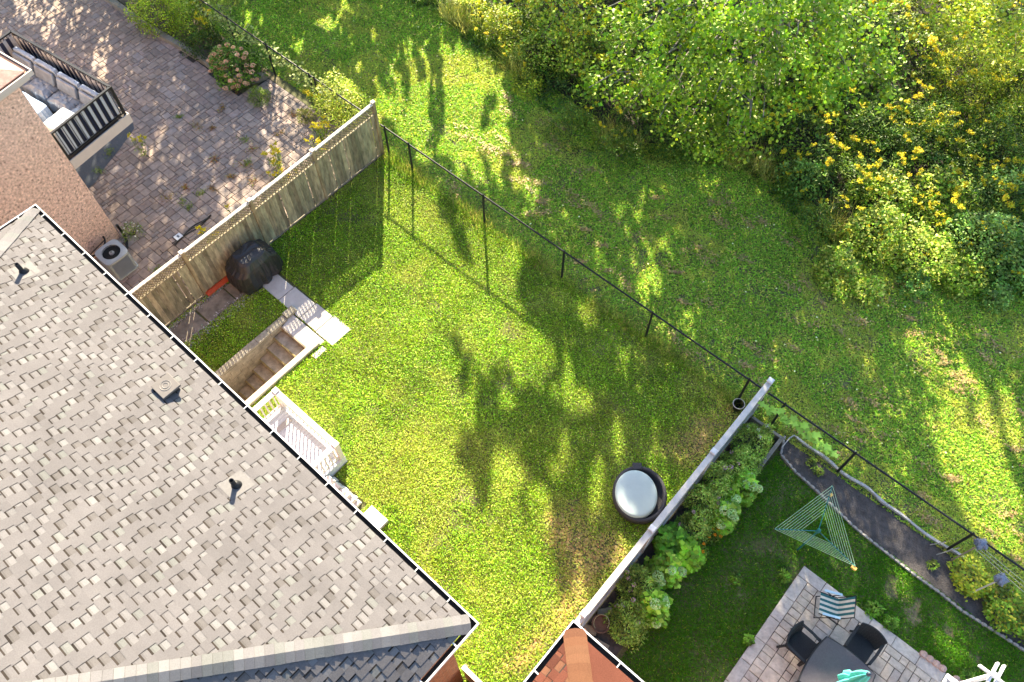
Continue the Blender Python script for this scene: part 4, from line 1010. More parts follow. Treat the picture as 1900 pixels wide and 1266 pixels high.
# bed edgings, planter frame, stakes with bags, arbor
we = MB(); pts = [(-.06, 10.80), (-.05, 11.2), (0, 11.30), (.6, 11.3), (1.33, 11.25), (2.1, 11.28), (2.7, 11.22), (3.45, 11.2), (4.4, 11.2), (5.2, 11.24), (6.5, 11.2), (9.5, 11.2)]
P2 = []
for i in range(len(pts)-1):
    for k in range(8):
        t = k/8; P2.append((pts[i][0]+(pts[i+1][0]-pts[i][0])*t, pts[i][1]+(pts[i+1][1]-pts[i][1])*t))
for i in range(len(P2)-1):
    w = .022+.018*vnoise(i*.35, 2.0, 4) if i > 16 else .012
    a, b = P2[i], P2[i+1]; j = .02*math.sin(i*.5); j2 = .02*math.sin((i+1)*.5); we.bar((a[0], a[1]+j, .06+.02*math.sin(i*.3)), (b[0], b[1]+j2, .06+.02*math.sin((i+1)*.3)), 2*float(w), .09)
tag(we.build('garden_edging', material('pale_edging', (.42, .41, .40), .7, .25, 6), org=(2.5, 11.2, 0)), 'wavy pale strip edging between the dark bed and the chain link fence', 'edging')
sc_pts = [(-.18, 11.15), (-.13, 10.76), (.15, 10.53), (.82, 10.43), (1.31, 10.38), (2.01, 10.25), (2.52, 10.15), (3.27, 10.13), (4.02, 10.08), (4.7, 10.1), (5.29, 10.05), (6.06, 10.12), (6.83, 10.18), (7.6, 10.2)]
def poly_at(d):
    for i in range(len(sc_pts)-1):
        a, b = sc_pts[i], sc_pts[i+1]; L_ = math.dist(a, b)
        if d <= L_: t = d/L_; return (a[0]+(b[0]-a[0])*t, a[1]+(b[1]-a[1])*t)
        d -= L_
    return sc_pts[-1]
total = sum(math.dist(sc_pts[i], sc_pts[i+1]) for i in range(len(sc_pts)-1)); d = 0
M_edge = material('scalloped_concrete', (.27, .255, .235), .9, .35, 7, bump=.4)
M_pinkedge = material('pink_concrete', (.44, .30, .25), .9, .25, 7, bump=.4)
def scallop(a, b, m_, mat, name_label, group, th=.05, h=.10):
    a = Vector((*a, 0)); b = Vector((*b, 0)); dd = (b-a); L_ = dd.length; dd.normalize(); nn = Vector((-dd.y, dd.x, 0)); k = 12
    for i in range(k):
        s0, s1 = L_*i/k, L_*(i+1)/k; f = lambda s: h*(.72+.28*abs(math.sin(math.pi*s/L_*4))); w = lambda s: th*(.8+.4*abs(math.sin(math.pi*s/L_*4)))
        q = []
        for z0 in (0, 1):
            for s, o_ in ((s0, 0), (s1, 0), (s1, 1), (s0, 1)):
                p = a+dd*s+nn*(w(s)*(o_-.5)); q.append((p.x, p.y, f(s) if z0 else -.02))
        m_.hexa(q)
    mid = (a+b)/2; return tag(m_.build('edging_stone', mat, org=(mid.x, mid.y, 0)), name_label, 'edging stone', group)
while d < total-.1:
    scallop(poly_at(d), poly_at(min(d+.585, total)), MB(), M_edge, 'weathered grey scalloped edging stone in the row along the dark garden bed', 'scalloped edging stones along the bed'); d += .60
scallop((5.03, 8.56), (5.66, 8.57), MB(), M_pinkedge, 'pinkish scalloped edging stone lying alone against the terrace border', None, th=.12, h=.13)
scallop((5.85, 8.56), (6.4, 8.56), MB(), M_pinkedge, 'pinkish scalloped edging stone next to the white arbor at the bottom edge', None, th=.12, h=.13)
pf = thing('planter_frame', (-.4, 10.4, 0), 'grey timber planter frame at the end of the flower bed', 'planter frame')
M_timber = material('grey_timber', (.22, .20, .17), .9, .3, 8, bump=.3)
m_ = MB(); m_.box(-.25, 9.85, .0, -.15, 10.86, .34); m_.build('board', M_timber, pf, bevel=.006)
m_ = MB(); m_.box(-1.1, 10.87, .0, -.15, 10.95, .32); m_.build('board', M_timber, pf, bevel=.006)
m_ = MB(); m_.box(-1.1, 9.95, .0, -.26, 10.0, .28); m_.build('board', M_timber, pf, bevel=.006)
M_bag = material('blue_plastic_bag', (.12, .145, .21), .3, .4, 8, bump=1.0, bscale=20, spec=.6)
def stake(x, y, h, label, pole_col, seed):
    t = thing('garden_stake', (x, y, 0), label, 'garden stake'); m_ = MB(); m_.tube([(x, y, 0), (x+.02, y+.01, h)], .018, 7); m_.build('pole', material('stake_wood', pole_col, .85, .2, 8), t)
    rr = random.Random(seed); m_ = MB(); ph = rr.uniform(0, 6)
    m_.lathe([(.03, h-.16), (.10, h-.10), (.135, h), (.12, h+.07), (.07, h+.12), (.02, h+.13)], (x+.02, y+.01, 0), 26, fn=lambda a, z: 1+.22*math.sin(a*4+ph+z*9)+.13*math.sin(a*9+z*20))
    m_.build('bag', M_bag, t)
stake(4.60, 10.97, 1.50, 'wooden garden stake topped by a bundled blue plastic bag next to the chain link post', (.22, .18, .13), 1)
stake(5.30, 10.55, 1.45, 'pale garden stake with a crumpled blue bag over the leafy bed', (.45, .42, .36), 2)
tw = MB()
for k in range(3): tw.tube([(4.62, 10.98, 1.42-.12*k), (6.0, 11.0+.02*k, 1.15-.2*k), (7.5, 11.05, 1.1-.2*k)], .006, 4)
tag(tw.build('twine', material('twine', (.45, .44, .38), .9, .1, 9), org=(5.5, 11, 1)), 'thin pale twine strung from the stake with the blue bag', 'twine')
for (a, b, lb) in (((4.28, 10.90, .02), (4.50, 11.12, .55), 'grey bamboo cane leaning against the chain link post at the bed'), ((4.05, 11.02, .03), (4.22, 11.12, .40), 'thin short cane stuck in the dark bed beside the pale edging')):
    m_ = MB(); m_.tube([a, b], .014, 6); tag(m_.build('cane', material('cane', (.30, .29, .25), .8, .2, 8), org=a), lb, 'cane')
ar = thing('arbor', (6.4, 8.0, 0), 'white wooden arbor with crossed top beams in the bottom right corner', 'arbor')
M_wb = material('white_wood', (.68, .70, .72), .6, .08, 5)
for x, y1_ in ((5.78, 8.52), (5.90, 8.56), (7.2, 8.56)): m_ = MB(); m_.box(x, 6.6, 2.10, x+.045, y1_, 2.20); m_.build('beam', M_wb, ar, bevel=.006)
for y in (8.18, 7.6, 7.0): m_ = MB(); m_.box(5.50, y-.022, 2.203, 7.5, y+.022, 2.29); m_.build('rafter', M_wb, ar, bevel=.006)
for x, y in ((5.8625, 8.28), (5.8625, 6.8), (7.17, 8.28)): m_ = MB(); m_.box(x-.035, y-.035, 0, x+.035, y+.035, 2.18); m_.build('post', M_wb, ar)
m_ = MB(); m_.box(5.35, 7.9, 1.32, 5.86, 8.0, 1.36); m_.box(5.35, 7.5, 1.30, 5.4, 8.0, 1.34); m_.build('side_shelf', M_wb, ar)

# ------------------------------------------------------------------ left bed curb
cu = MB(); cp_ = [(-32, 9.72), (-25.8, 9.76), (-25.3, 9.78), (-23.9, 9.93), (-22.6, 10.02), (-21.9, 9.98), (-21.3, 10.10), (-20.85, 10.45), (-20.62, 10.95)]
for i in range(len(cp_)-1): cu.bar((*cp_[i], .11), (*cp_[i+1], .11), .20, .22)
tag(cu.build('garden_curb', material('mossy_concrete', (.22, .205, .165), .9, .35, 6, bump=.5), org=(-24, 9.9, 0)), 'low weathered concrete curb round the bed of the left yard', 'curb')
sl = MB(); sl.face([(-32, 9.85, .10), (-23, 10.05, .10), (-21.4, 10.2, .10), (-20.8, 10.9, .10), (-20.8, 11.2, .10), (-32, 11.2, .10)]); tag(sl.build('bed_soil', M_soil), kind='structure')

# ------------------------------------------------------------------ turf
DIRT = [[(1020,965),(1060,955),(1110,980),(1150,1000),(1180,1008),(1140,1045),(1095,1095),(1062,1140),(1030,1175),(1015,1150),(1060,1090),(1045,1050),(1020,1010)],[(1250,800),(1345,770),(1330,840),(1290,870),(1240,850)],[(990,1170),(1060,1120),(1075,1140),(960,1262),(930,1250)],[(1195,840),(1220,850),(1180,870)],[(1310,735),(1380,715),(1400,745),(1350,770)]]
HARD = [(-14.3,-11.13,5.22,5.88),(-12.93,-11.42,1.0,5.2),(-14.98,-14.3,2.4,5.1),(-10.7,-8.3,1.2,3.15),(-8.3,-7.1,1.2,2.66),(-6.98,-6.36,1.2,2.72)]
def hard(x, y):
    h = np.zeros(x.shape, bool)
    for a, b, c, d_ in HARD: h |= (x > a) & (x < b) & (y > c) & (y < d_)
    return h
def strip_edge(x):
    return np.interp(x, [-40, -18.6, -13.9, -9.6, -7.5, -5.6, -2, 1.5, 3, 8], [17.4, 16.9, 16.2, 15.8, 17.2, 18.0, 17.2, 18.5, 19.3, 21])
def scatter(n, x0, x1, y0, y1): return RNG.uniform(x0, x1, n), RNG.uniform(y0, y1, n)
def in_view(x, y, z=0.0, m_=60):
    a, b = ground_px(x, y, z); return (a > -m_) & (a < 1900+m_) & (b > -m_) & (b < 1266+m_)
def blades(x, y, hgt, wid, col, z0=0.0, lean=.7):
    n = len(x); a = RNG.uniform(0, 6.283, n); dx = np.cos(a); dy = np.sin(a); l = RNG.uniform(.2, lean, n)*hgt
    b = np.stack([x, y, np.full(n, z0)], 1); s = np.stack([-dy, dx, 0*a], 1)*(wid*RNG.uniform(.7, 1.3, n))[:, None]*.5
    t = b+np.stack([dx*l, dy*l, hgt*RNG.uniform(.6, 1, n)], 1)
    return np.stack([b-s, b+s, t], 1).reshape(-1, 3)
# clover lawn
def soft_in(px, py, polys, x, y, w=34):
    r = np.zeros(px.shape)
    for k in range(5):
        r += any_in(px+(vnoise(x*2.6, y*2.6, 1+k)-.5)*w*2+RNG.normal(size=len(x))*w*.35, py+(vnoise(x*2.6, y*2.6, 11+k)-.5)*w*2+RNG.normal(size=len(x))*w*.35, polys)
    return r/5
x, y = scatter(560000, -15.1, -1.25, 1.2, 11.2)
k = in_view(x, y) & ~hard(x, y); x, y = x[k], y[k]
px, py = ground_px(x, y)
dirt = soft_in(px, py, DIRT, x, y)
thin = vnoise(x*.9, y*.9, 31)*.6+vnoise(x*3.1, y*3.1, 32)*.4
k = (RNG.random(len(x)) < .92-.80*dirt) & ((thin > .22) | (RNG.random(len(x)) < .55)); x, y, dirt = x[k], y[k], dirt[k]
lawn_patch = vnoise(x*.7, y*.7, 41)*.55+vnoise(x*2.3, y*2.3, 42)*.45
clover = RNG.random(len(x)) < np.clip(.25+1.1*(lawn_patch-.3), .10, .75)
dryness = np.clip((vnoise(x*.5, y*.5, 43)*.5+vnoise(x*1.7, y*1.7, 44)*.5-.50)*2.8, 0, .55)+dirt*.7
def lawn_tint(c, m_):
    d_ = np.clip(dryness[m_], 0, 1)[:, None]*RNG.random((int(m_.sum()), 1))
    return c*(1-d_)+np.array((.36, .31, .17))*d_
xc, yc = x[clover], y[clover]
c = tones(len(xc), (.118, .205, .028), .42, (.30, .34, .12), .12); c *= (.78+.45*vnoise(xc*1.3, yc*1.3, 51))[:, None]; c = lawn_tint(c, clover)
z = .02+.05*RNG.random(len(xc))*(.5+vnoise(xc*2.5, yc*2.5, 61))
V1 = leaves(np.stack([xc, yc, z], 1), RNG.uniform(.022, .044, len(xc)), up=.46, wide=.9)
gm = ~clover; xg, yg = x[gm], y[gm]
cg = tones(len(xg), (.168, .232, .036), .40, (.40, .40, .19), .12); cg *= (.8+.4*vnoise(xg*1.1, yg*1.1, 52))[:, None]; cg = lawn_tint(cg, gm)
V2 = leaves(np.stack([xg, yg, .015+.04*RNG.random(len(xg))], 1), RNG.uniform(.04, .085, len(xg)), up=.42, wide=.2)
tag(np_mesh('lawn_grass', np.concatenate([V1, V2]), 4, np.concatenate([c, cg]), M_grass), kind='stuff')
# mown strip behind the fence
x, y = scatter(620000, -27, 9.5, 11.1, 20.5)
k = in_view(x, y) & (y < strip_edge(x)+.9) & ((x > -15.2) | (y > 11.25)); x, y = x[k], y[k]
th = vnoise(x*1.3, y*1.3, 71)*.5+vnoise(x*4, y*4, 72)*.5
k = RNG.random(len(x)) < np.clip((th-.10)*4, .45, 1); x, y = x[k], y[k]
c = tones(len(x), (.180, .278, .062), .28, (.46, .39, .16), .15); dry = vnoise(x*.6, y*.6, 73)*.6+vnoise(x*2.2, y*2.2, 74)*.4
c = c*(1-.0*dry[:, None]); dk_ = dry > .58; c[dk_] = c[dk_]*.6+np.array((.36, .32, .13))*.4
V = leaves(np.stack([x, y, .01+.03*RNG.random(len(x))], 1), RNG.uniform(.06, .12, len(x)), up=.5, wide=.24)
tag(np_mesh('strip_grass', V, 4, c, M_grass), kind='stuff')
# right neighbour's lawn: finer and darker
x, y = scatter(360000, -1.1, 9, 2.6, 11.2)
px, py = ground_px(x, y)
k = in_view(x, y) & ~((x > 1.97) & (y < 8.55)) & ~((y > np.interp(x, [-.2, -.05, .15, .8, 2, 9], [9, 10.7, 10.5, 10.4, 10.2, 10.1])) & (y < 11.22)) & (x > -.05-.25*vnoise(y*.9, y*0+2, 3)); x, y = x[k], y[k]
bare = vnoise(x*1.1, y*1.1, 81)*.6+vnoise(x*3.3, y*3.3, 82)*.4
bare2 = any_in(px[k]+(vnoise(x*3, y*3, 6)-.5)*20, py[k]+(vnoise(x*3, y*3, 7)-.5)*20, [[(1640,1070),(1665,1075),(1660,1105),(1645,1100)],[(1675,1125),(1705,1115),(1715,1150),(1690,1165)],[(1745,1150),(1765,1165),(1768,1190),(1748,1180)],[(1800,1205),(1825,1215),(1815,1235)]])
k = (RNG.random(len(x)) < np.clip(1.6-bare*1.5, .25, 1)) & ~(bare2 & (RNG.random(len(x)) < .85)); x, y = x[k], y[k]
c = tones(len(x), (.050, .135, .012), .26, (.20, .24, .06), .05)
V = leaves(np.stack([x, y, .01+.04*RNG.random(len(x))], 1), RNG.uniform(.05, .10, len(x)), up=.35, wide=.16)
tag(np_mesh('garden_grass', V, 4, c, M_grass), kind='stuff')
# long dry grass under the chain-link fence
n = 11000; x = RNG.uniform(-15, 9.4, n); x = np.where(vnoise(x*.8, x*0, 91) < .35, RNG.uniform(-15, -1.3, n), x); y = 11.2+RNG.normal(size=n)*.16
k = ~((x > -.3) & (y < 11.25)); x, y = x[k], y[k]; n = len(x); hh = RNG.uniform(.10, .38, n)*(.4+vnoise(x*1.2, y, 92))
c = tones(n, (.115, .17, .05), .3, (.29, .25, .14), .35)
tag(np_mesh('fence_line_grass', blades(x, y, hh, np.full(n, .014), c), 3, c, M_grass), kind='stuff')
# fallen leaves and dry scraps on the mown strip
n = 900; x, y = scatter(n, -22, 8.5, 11.4, 18.5); k = in_view(x, y) & (y < strip_edge(x)+.3); x, y = x[k], y[k]; n = len(x)
c = tones(n, (.30, .23, .16), .3, (.60, .58, .50), .25)
tag(np_mesh('fallen_leaves', leaves(np.stack([x, y, np.full(n, .06)], 1), RNG.uniform(.03, .075, n), up=.85, wide=.9), 4, c, M_leaf), kind='stuff')
Q = []
for _ in range(150):
    cx_, cy_ = RNG.uniform(-14, 8), RNG.uniform(11.5, 17.6)
    if cy_ > strip_edge(np.array([cx_]))[0]-.2: continue
    m_n = RNG.integers(25, 80); r_ = RNG.uniform(.06, .17); a_ = RNG.uniform(-.5, .9); u = RNG.normal(size=m_n)*r_*1.6; v_ = RNG.normal(size=m_n)*r_*.6
    Q.append(np.stack([cx_+u*math.cos(a_)-v_*math.sin(a_), cy_+u*math.sin(a_)+v_*math.cos(a_), .045+.03*RNG.random(m_n)], 1))
Q = np.concatenate(Q); n = len(Q)
tag(np_mesh('dry_clippings', leaves(Q, RNG.uniform(.05, .11, n), up=.8, wide=.4), 4, tones(n, (.25, .20, .15), .25), M_leaf), kind='stuff')
x, y = scatter(90000, -9, -1.3, 1.3, 11); px, py = ground_px(x, y); d_ = soft_in(px, py, DIRT, x, y, 26); k = (RNG.random(len(x)) < d_*.5); x, y = x[k], y[k]; n = len(x)
tag(np_mesh('bare_earth', leaves(np.stack([x, y, np.full(n, .022)], 1), RNG.uniform(.04, .09, n), up=.9, wide=.8), 4, tones(n, (.22, .165, .115), .22, (.30, .235, .17), .3), M_leaf), kind='stuff')

n = 1500; x = np.concatenate([RNG.normal(-14.22, .10, n//2), RNG.normal(-15.02, .05, n//2)]); y = np.concatenate([RNG.uniform(2.5, 5.2, n//2), RNG.uniform(2.5, 4.6, n//2)]); k = (x > -15.1); x, y = x[k], y[k]; n = len(x)
tag(np_mesh('loose_stones', leaves(np.stack([x, y, np.full(n, .045)], 1), RNG.uniform(.02, .06, n), up=.75, wide=.9), 4, tones(n, (.34, .31, .27), .3, (.55, .53, .5), .2), M_petal), kind='stuff')
# ------------------------------------------------------------------ shrubs and flowers
def mound(n, r, h, rng, shell=.55, sq=1.0):
    """points in a bushy dome, thick near its surface, lumpy"""
    d = unit(rng.normal(size=(n, 3))); d[:, 2] = np.abs(d[:, 2])*1.0
    ang = np.arctan2(d[:, 1], d[:, 0]); s0 = rng.integers(0, 999)
    lump = .72+.5*vnoise(ang*1.6+s0, d[:, 2]*2.5, int(s0))*1.0
    rad = (shell+(1-shell)*rng.random(n)**.6)*lump
    return np.stack([d[:, 0]*r*rad, d[:, 1]*r*rad*sq, .04+d[:, 2]*h*rad], 1)
def stems(parent, pts, base, name='stem', r0=.014, mat=None):
    m_ = MB()
    for p in pts:
        p = Vector(p); b = Vector(base)+Vector((random.uniform(-.04, .04), random.uniform(-.04, .04), 0)); mid = b.lerp(p, .5)+Vector((0, 0, .08))
        m_.tube([b, mid, p], [r0, r0*.7, r0*.35], 5, cap=False)
    return m_.build(name, mat or M_stem, parent)
def shrub(name, label, cat, loc, r, h, n, ls, col, alt=None, p=.2, wide=.5, up=.45, group=None, shell=.55, seed=0, mat=None, sq=1.0):
    rng = np.random.default_rng(seed+100); t = thing(name, loc, label, cat, group)
    P = mound(n, r, h, rng, shell, sq)+np.array(loc)
    c = tones(n, col, .28, alt, p, rng); cl_ = vnoise(P[:, 0]*5, P[:, 1]*5+P[:, 2]*4, seed); c *= (.32+1.25*cl_)[:, None]
    np_mesh('foliage', leaves(P, rng.uniform(.7, 1.3, n)*ls, up=up, wide=wide, rng=rng), 4, c, mat or M_leaf, t)
    stems(t, P[:10]*.9+np.array(loc)*.1, loc)
    return t, P
def heads(t, pts, r, col, var=.2, n=60, name='flower_head', ls=.03, seed=1):
    rng = np.random.default_rng(seed)
    for p in pts:
        d = unit(rng.normal(size=(n, 3))); d[:, 2] = np.abs(d[:, 2])*.9-.15; rr_ = r*rng.uniform(.8, 1.2)
        P = np.array(p)+d*rr_*np.array([1, 1, .8]); c = tones(n, np.array(col)*rng.uniform(.8, 1.15), var, rng=rng)
        np_mesh(name, leaves(P, rng.uniform(.8, 1.2, n)*ls, up=.45, wide=.9, rng=rng), 4, c, M_petal, t)
def tops(P, k, rng, zmin=.5):
    """spread out points on top of a bush"""
    o_ = P[np.argsort(-P[:, 2])][:max(k*6, int(len(P)*zmin))]; out = []; rng.shuffle(o_)
    for p in o_:
        if all(np.linalg.norm(p-q) > .13 for q in out): out.append(p)
        if len(out) == k: break
    return out
G1, G2, G3, G4 = (.075, .15, .022), (.13, .23, .03), (.05, .105, .022), (.10, .16, .05)
YG = (.26, .32, .045)
GOLD = (.62, .55, .025)
def goldenrod(label, loc, h, nst, seed, spread=.22, group=None, fs=1.0):
    rng = np.random.default_rng(seed+500); t = thing('goldenrod', loc, label, 'goldenrod', group)
    L = np.array(loc); LP = []; FP = []; m_ = MB()
    for k in range(nst):
        a = rng.uniform(0, 6.283); d = spread*math.sqrt(rng.random()); hh = h*rng.uniform(.75, 1.1)
        tip = L+np.array([math.cos(a)*d*1.6, math.sin(a)*d*1.6, hh]); b = L+np.array([math.cos(a)*d*.5, math.sin(a)*d*.5, 0])
        m_.tube([b, (b+tip)/2+np.array([0, 0, .03]), tip], [.007, .006, .003], 4, cap=False)
        s_ = rng.random(26); LP.append(b+(tip-b)*s_[:, None]*.9+rng.normal(size=(26, 3))*np.array([.05, .05, .02]))
        for q in range(7):
            aa = rng.uniform(0, 6.283); ln = fs*rng.uniform(.035, .085); dirv = np.array([math.cos(aa), math.sin(aa), .25]); s_ = rng.random(14)
            FP.append(tip+dirv*ln*s_[:, None]+rng.normal(size=(14, 3))*.012)
        Q = np.concatenate(FP); FP = []; nq = len(Q)
        np_mesh('flower', leaves(Q, rng.uniform(.022, .042, nq), up=.5, wide=.8, rng=rng), 4, tones(nq, GOLD, .16, (.55, .38, .01), .15, rng), M_petal, t)
    P = np.concatenate(LP); n = len(P)
    np_mesh('foliage', leaves(P, rng.uniform(.07, .12, n), up=.35, wide=.22, rng=rng), 4, tones(n, (.085, .16, .03), .3, YG, .15, rng), M_leaf, t)
    m_.build('stem', M_stem, t)
    return t

# flower bed beside the pale fence
rg = np.random.default_rng(77)
PINK = (.62, .42, .44)
for i, (x, y, r, h, lb) in enumerate((
    (-.72, 10.35, .55, .95, 'grey green phlox with white flowers inside the planter frame by the fence corner'),
    (-.62, 9.55, .55, .85, 'phlox with faded flowers just below the planter frame'),
    (-.82, 8.85, .42, 1.1, 'tall phlox with pale pink flowers against the pale fence beyond the daybed'),
    (-.66, 8.2, .58, .95, 'widest phlox bush with faded pink heads across the fence from the daybed'),
    (-.58, 7.55, .46, .80, 'phlox bush between the round green bush and the orange marigolds'),
    (-.78, 5.45, .50, .85, 'grey green phlox near the lower end of the flower bed'),
    (-.45, 4.65, .56, .72, 'lowest phlox bush in the flower bed right above the terracotta roof'))):
    t, P = shrub('phlox', lb, 'phlox', (x, y, .02), r, h, int(9500*r*r), .075, (.19, .31, .10), (.32, .43, .18), .25, wide=.32, up=.35, seed=200+i)
    heads(t, tops(P, 4, rg), .045, PINK if i else (.75, .72, .70), n=26, ls=.035, seed=i)
HYD = (.58, .76, .32)
for i, (x, y, r, h, nh, lb) in enumerate((
    (-.25, 9.05, .46, .78, 6, 'hydrangea with big pale green heads in the bed right beside the planter frame'),
    (-.22, 8.2, .42, .70, 5, 'hydrangea with pale green heads leaning over the shaded lawn mid bed'),
    (-.52, 6.15, .46, .66, 4, 'hydrangea with two pale heads below the broad leaved bush'),
    (-.20, 5.25, .44, .74, 4, 'hydrangea with cream green heads bulging over the lawn low in the bed'))):
    t, P = shrub('hydrangea', lb, 'hydrangea', (x, y, .02), r, h, 760, .135, (.18, .36, .055), (.29, .46, .10), .25, wide=.75, up=.7, seed=230+i)
    heads(t, [p+np.array([.06, -.02, .04]) for p in tops(P[P[:, 0] > x-.1], nh, rg)], .108, HYD, n=130, ls=.042, seed=20+i)
shrub('broadleaf_bush', 'round bush with broad dark green leaves touching the pale fence', 'bush', (-.82, 6.85, .02), .46, .62, 520, .15, (.085, .22, .035), (.14, .30, .05), .2, wide=.75, up=.8, seed=240)
shrub('broadleaf_bush', 'bright green broad leaved bush between the marigolds and the hydrangeas', 'bush', (-.30, 6.85, .02), .42, .60, 520, .13, (.19, .40, .05), (.26, .46, .07), .2, wide=.75, up=.8, seed=241)
for i, (x, y, lb) in enumerate(((-.12, 7.72, 'upper clump of orange marigolds at the lawn edge of the flower bed'), (-.18, 7.15, 'lower clump of orange marigolds beside the bright green bush'))):
    t, P = shrub('marigold', lb, 'marigold', (x, y, .01), .26, .36, 420, .06, G1, G4, .3, seed=250+i); heads(t, tops(P, 7, rg), .035, (.85, .33, .01), n=30, ls=.03, seed=40+i)
ptm = thing('flower_pot', (-.88, 4.18, 0), 'brown pot with a thin cane hoop at the low end of the flower bed', 'flower pot')
m_ = MB(); m_.lathe([(.14, 0), (.20, .30), (.215, .30), (.215, .33), (.19, .33), (.18, .27)], (-.88, 4.18, 0), 24); m_.build('pot', material('brown_clay', (.16, .09, .06), .85, .3, 9), ptm)
m_ = MB(); m_.tube([(-.88+.17*math.cos(a*.3), 4.18+.17*math.sin(a*.3), .42+.1*math.sin(a*.3)) for a in range(16)], .007, 5); m_.build('hoop', material('cane_hoop', (.4, .38, .22), .8, .2, 9), ptm)
bb = MB()
for i, (x, y, a) in enumerate(((-1.02, 3.95, .4), (-.85, 3.7, 1.2), (-.6, 3.85, .2), (-.98, 4.5, .9))):
    q = MB(); c_, s_ = math.cos(a), math.sin(a); P = [(x+u*c_-v*s_, y+u*s_+v*c_) for u, v in ((-.18, -.09), (.18, -.09), (.18, .09), (-.18, .09))]
    q.prism(P, 0, .12); tag(q.build('edging_block', M_block, org=(x, y, 0), bevel=.012), ['tan block leaning by the clay pot nearest the pale fence', 'tan block next to the roof corner in the flower bed', 'tan block on the lawn side of the clay pot', 'grey block against the fence post above the clay pot'][i], 'block')
# creeper with star shaped leaves on the right chain-link fence
def star_leaf(ctr, size, nrm, rot):
    n = Vector(nrm).normalized(); t = n.orthogonal().normalized(); t = Matrix.Rotation(rot, 3, n) @ t; s_ = n.cross(t); pts = []
    for k in range(10):
        a = 2*math.pi*k/10; r_ = (1.0 if k % 2 == 0 else .62)*(1 if k != 5 else .45); pts.append(Vector(ctr)+(t*math.cos(a)+s_*math.sin(a))*size*r_)
    return pts
def vine(label, spots, col, ls, seed, cat='creeper'):
    rr = random.Random(seed); t = thing('creeper', (spots[0][0], 11.2, 0), label, cat); m_ = MB(); sm = MB()
    for (x, y, z) in spots:
        f = rr.uniform(.75, 1.25); c = tuple(v*f for v in col)
        m_.face(star_leaf((x, y, z), ls*rr.uniform(.75, 1.2), (rr.uniform(-.4, .4), rr.uniform(-.5, .2), 1), rr.uniform(0, 6)), c)
    sp = [spots[i] for i in range(0, len(spots), 3)]; sm.tube([(a[0], a[1]-.02, a[2]-.05) for a in sp], .009, 5, cap=False)
    m_.build('foliage', M_leaf, t); sm.build('stem', M_stem, t); return t
rr = random.Random(31); sp = []
for k in range(38):
    u = k/38; x = -1.05+2.1*u; sp.append((x+rr.uniform(-.05, .05), 11.10-.20*rr.random()*(.4+u*.6)-(.25 if u < .15 else 0)*rr.random(), 1.22-.28*rr.random()-.25*(u > .75)*rr.random()))
vine('creeper with bright star shaped leaves draped along the right chain link fence', sp, (.36, .60, .09), .12, 5)
rr = random.Random(32); sp = []
for k in range(420):
    u = rr.random(); x = -24.2+7.4*u; sp.append((x, 11.2+rr.gauss(0, .16), 1.3-abs(rr.gauss(0, .32))))
sp.sort(); vine('pale leafy creeper covering the rail of the left chain link fence', sp, (.34, .40, .10), .06, 6)
# leafy clump over the far end of the dark bed
shrub('leafy_clump', 'yellow green leafy clump below the first bagged stake', 'bush', (5.15, 10.85, .01), .55, .45, 900, .09, (.20, .27, .04), (.36, .36, .06), .3, wide=.6, up=.7, seed=260)
shrub('leafy_clump', 'darker green leafy clump under the second bagged stake', 'bush', (6.05, 10.75, .01), .62, .5, 1300, .09, (.11, .19, .03), (.30, .28, .05), .2, wide=.6, up=.7, seed=261)
shrub('leafy_clump', 'green leafy clump at the right end of the dark bed beyond the stakes', 'bush', (7.0, 10.8, .01), .6, .5, 900, .09, (.12, .2, .03), (.30, .28, .05), .2, wide=.6, up=.7, seed=262)
for i, (x, y, lb) in enumerate(((1.0, 10.85, 'small star shaped weed in the dark bed left of the clothes line tip'), (.75, 10.95, 'tiny pale weed in the dark bed under the creeper'), (4.3, 10.6, 'small sprouting weed in the dark bed near the canes'))):
    shrub('weed', lb, 'weed', (x, y, .01), .16, .12, 60, .10, (.16, .24, .05), wide=.3, up=.6, seed=270+i)
# low weeds along the terrace and in the right lawn
for i, (x, y, r, lb) in enumerate(((3.75, 8.72, .22, 'low leafy weeds along the terrace border right of the folding chair'), (4.2, 8.68, .2, 'leafy weed patch against the border stones above the right armchair'), (1.75, 8.0, .16, 'weed beside the far corner of the terrace'), (.9, 7.2, .16, 'pale weed in the middle of the shaded lawn'), (6.1, 8.75, .2, 'broad weed between pink edging stones and arbor'), (1.9, 6.2, .14, 'weed at the left edge of the terrace border'))):
    shrub('weed', lb, 'weed', (x, y, .01), r, .16, 160, .09, (.09, .19, .03), wide=.4, up=.6, seed=280+i)

# left yard plants
t, P = shrub('hydrangea', 'hydrangea full of peach coloured heads behind the left curb', 'hydrangea', (-21.45, 10.45, .1), 1.0, 1.05, 2600, .10, (.065, .14, .03), (.12, .22, .05), .25, wide=.6, up=.55, seed=300)
heads(t, [p+np.array([.03, -.03, .03]) for p in tops(P[(P[:, 1] < 10.75)], 58, rg, .9)], .075, (.88, .55, .33), n=70, ls=.045, seed=60)
shrub('hedge_bush', 'bright green rounded bush spilling over the curb at the top left', 'bush', (-25.6, 10.35, .1), 1.05, 1.2, 4200, .075, (.17, .27, .03), (.27, .34, .06), .3, wide=.5, up=.5, seed=301)
shrub('hedge_bush', 'green bush right of the bright rounded one at the top left', 'bush', (-24.3, 10.75, .1), .85, 1.1, 3200, .075, (.12, .21, .03), (.24, .31, .06), .2, wide=.45, up=.5, seed=302)
shrub('dark_bush', 'dark green low bush between the curb and the peach hydrangea', 'bush', (-23.2, 10.45, .1), .8, .7, 2400, .08, (.035, .075, .022), (.07, .12, .03), .2, wide=.35, up=.4, seed=303)
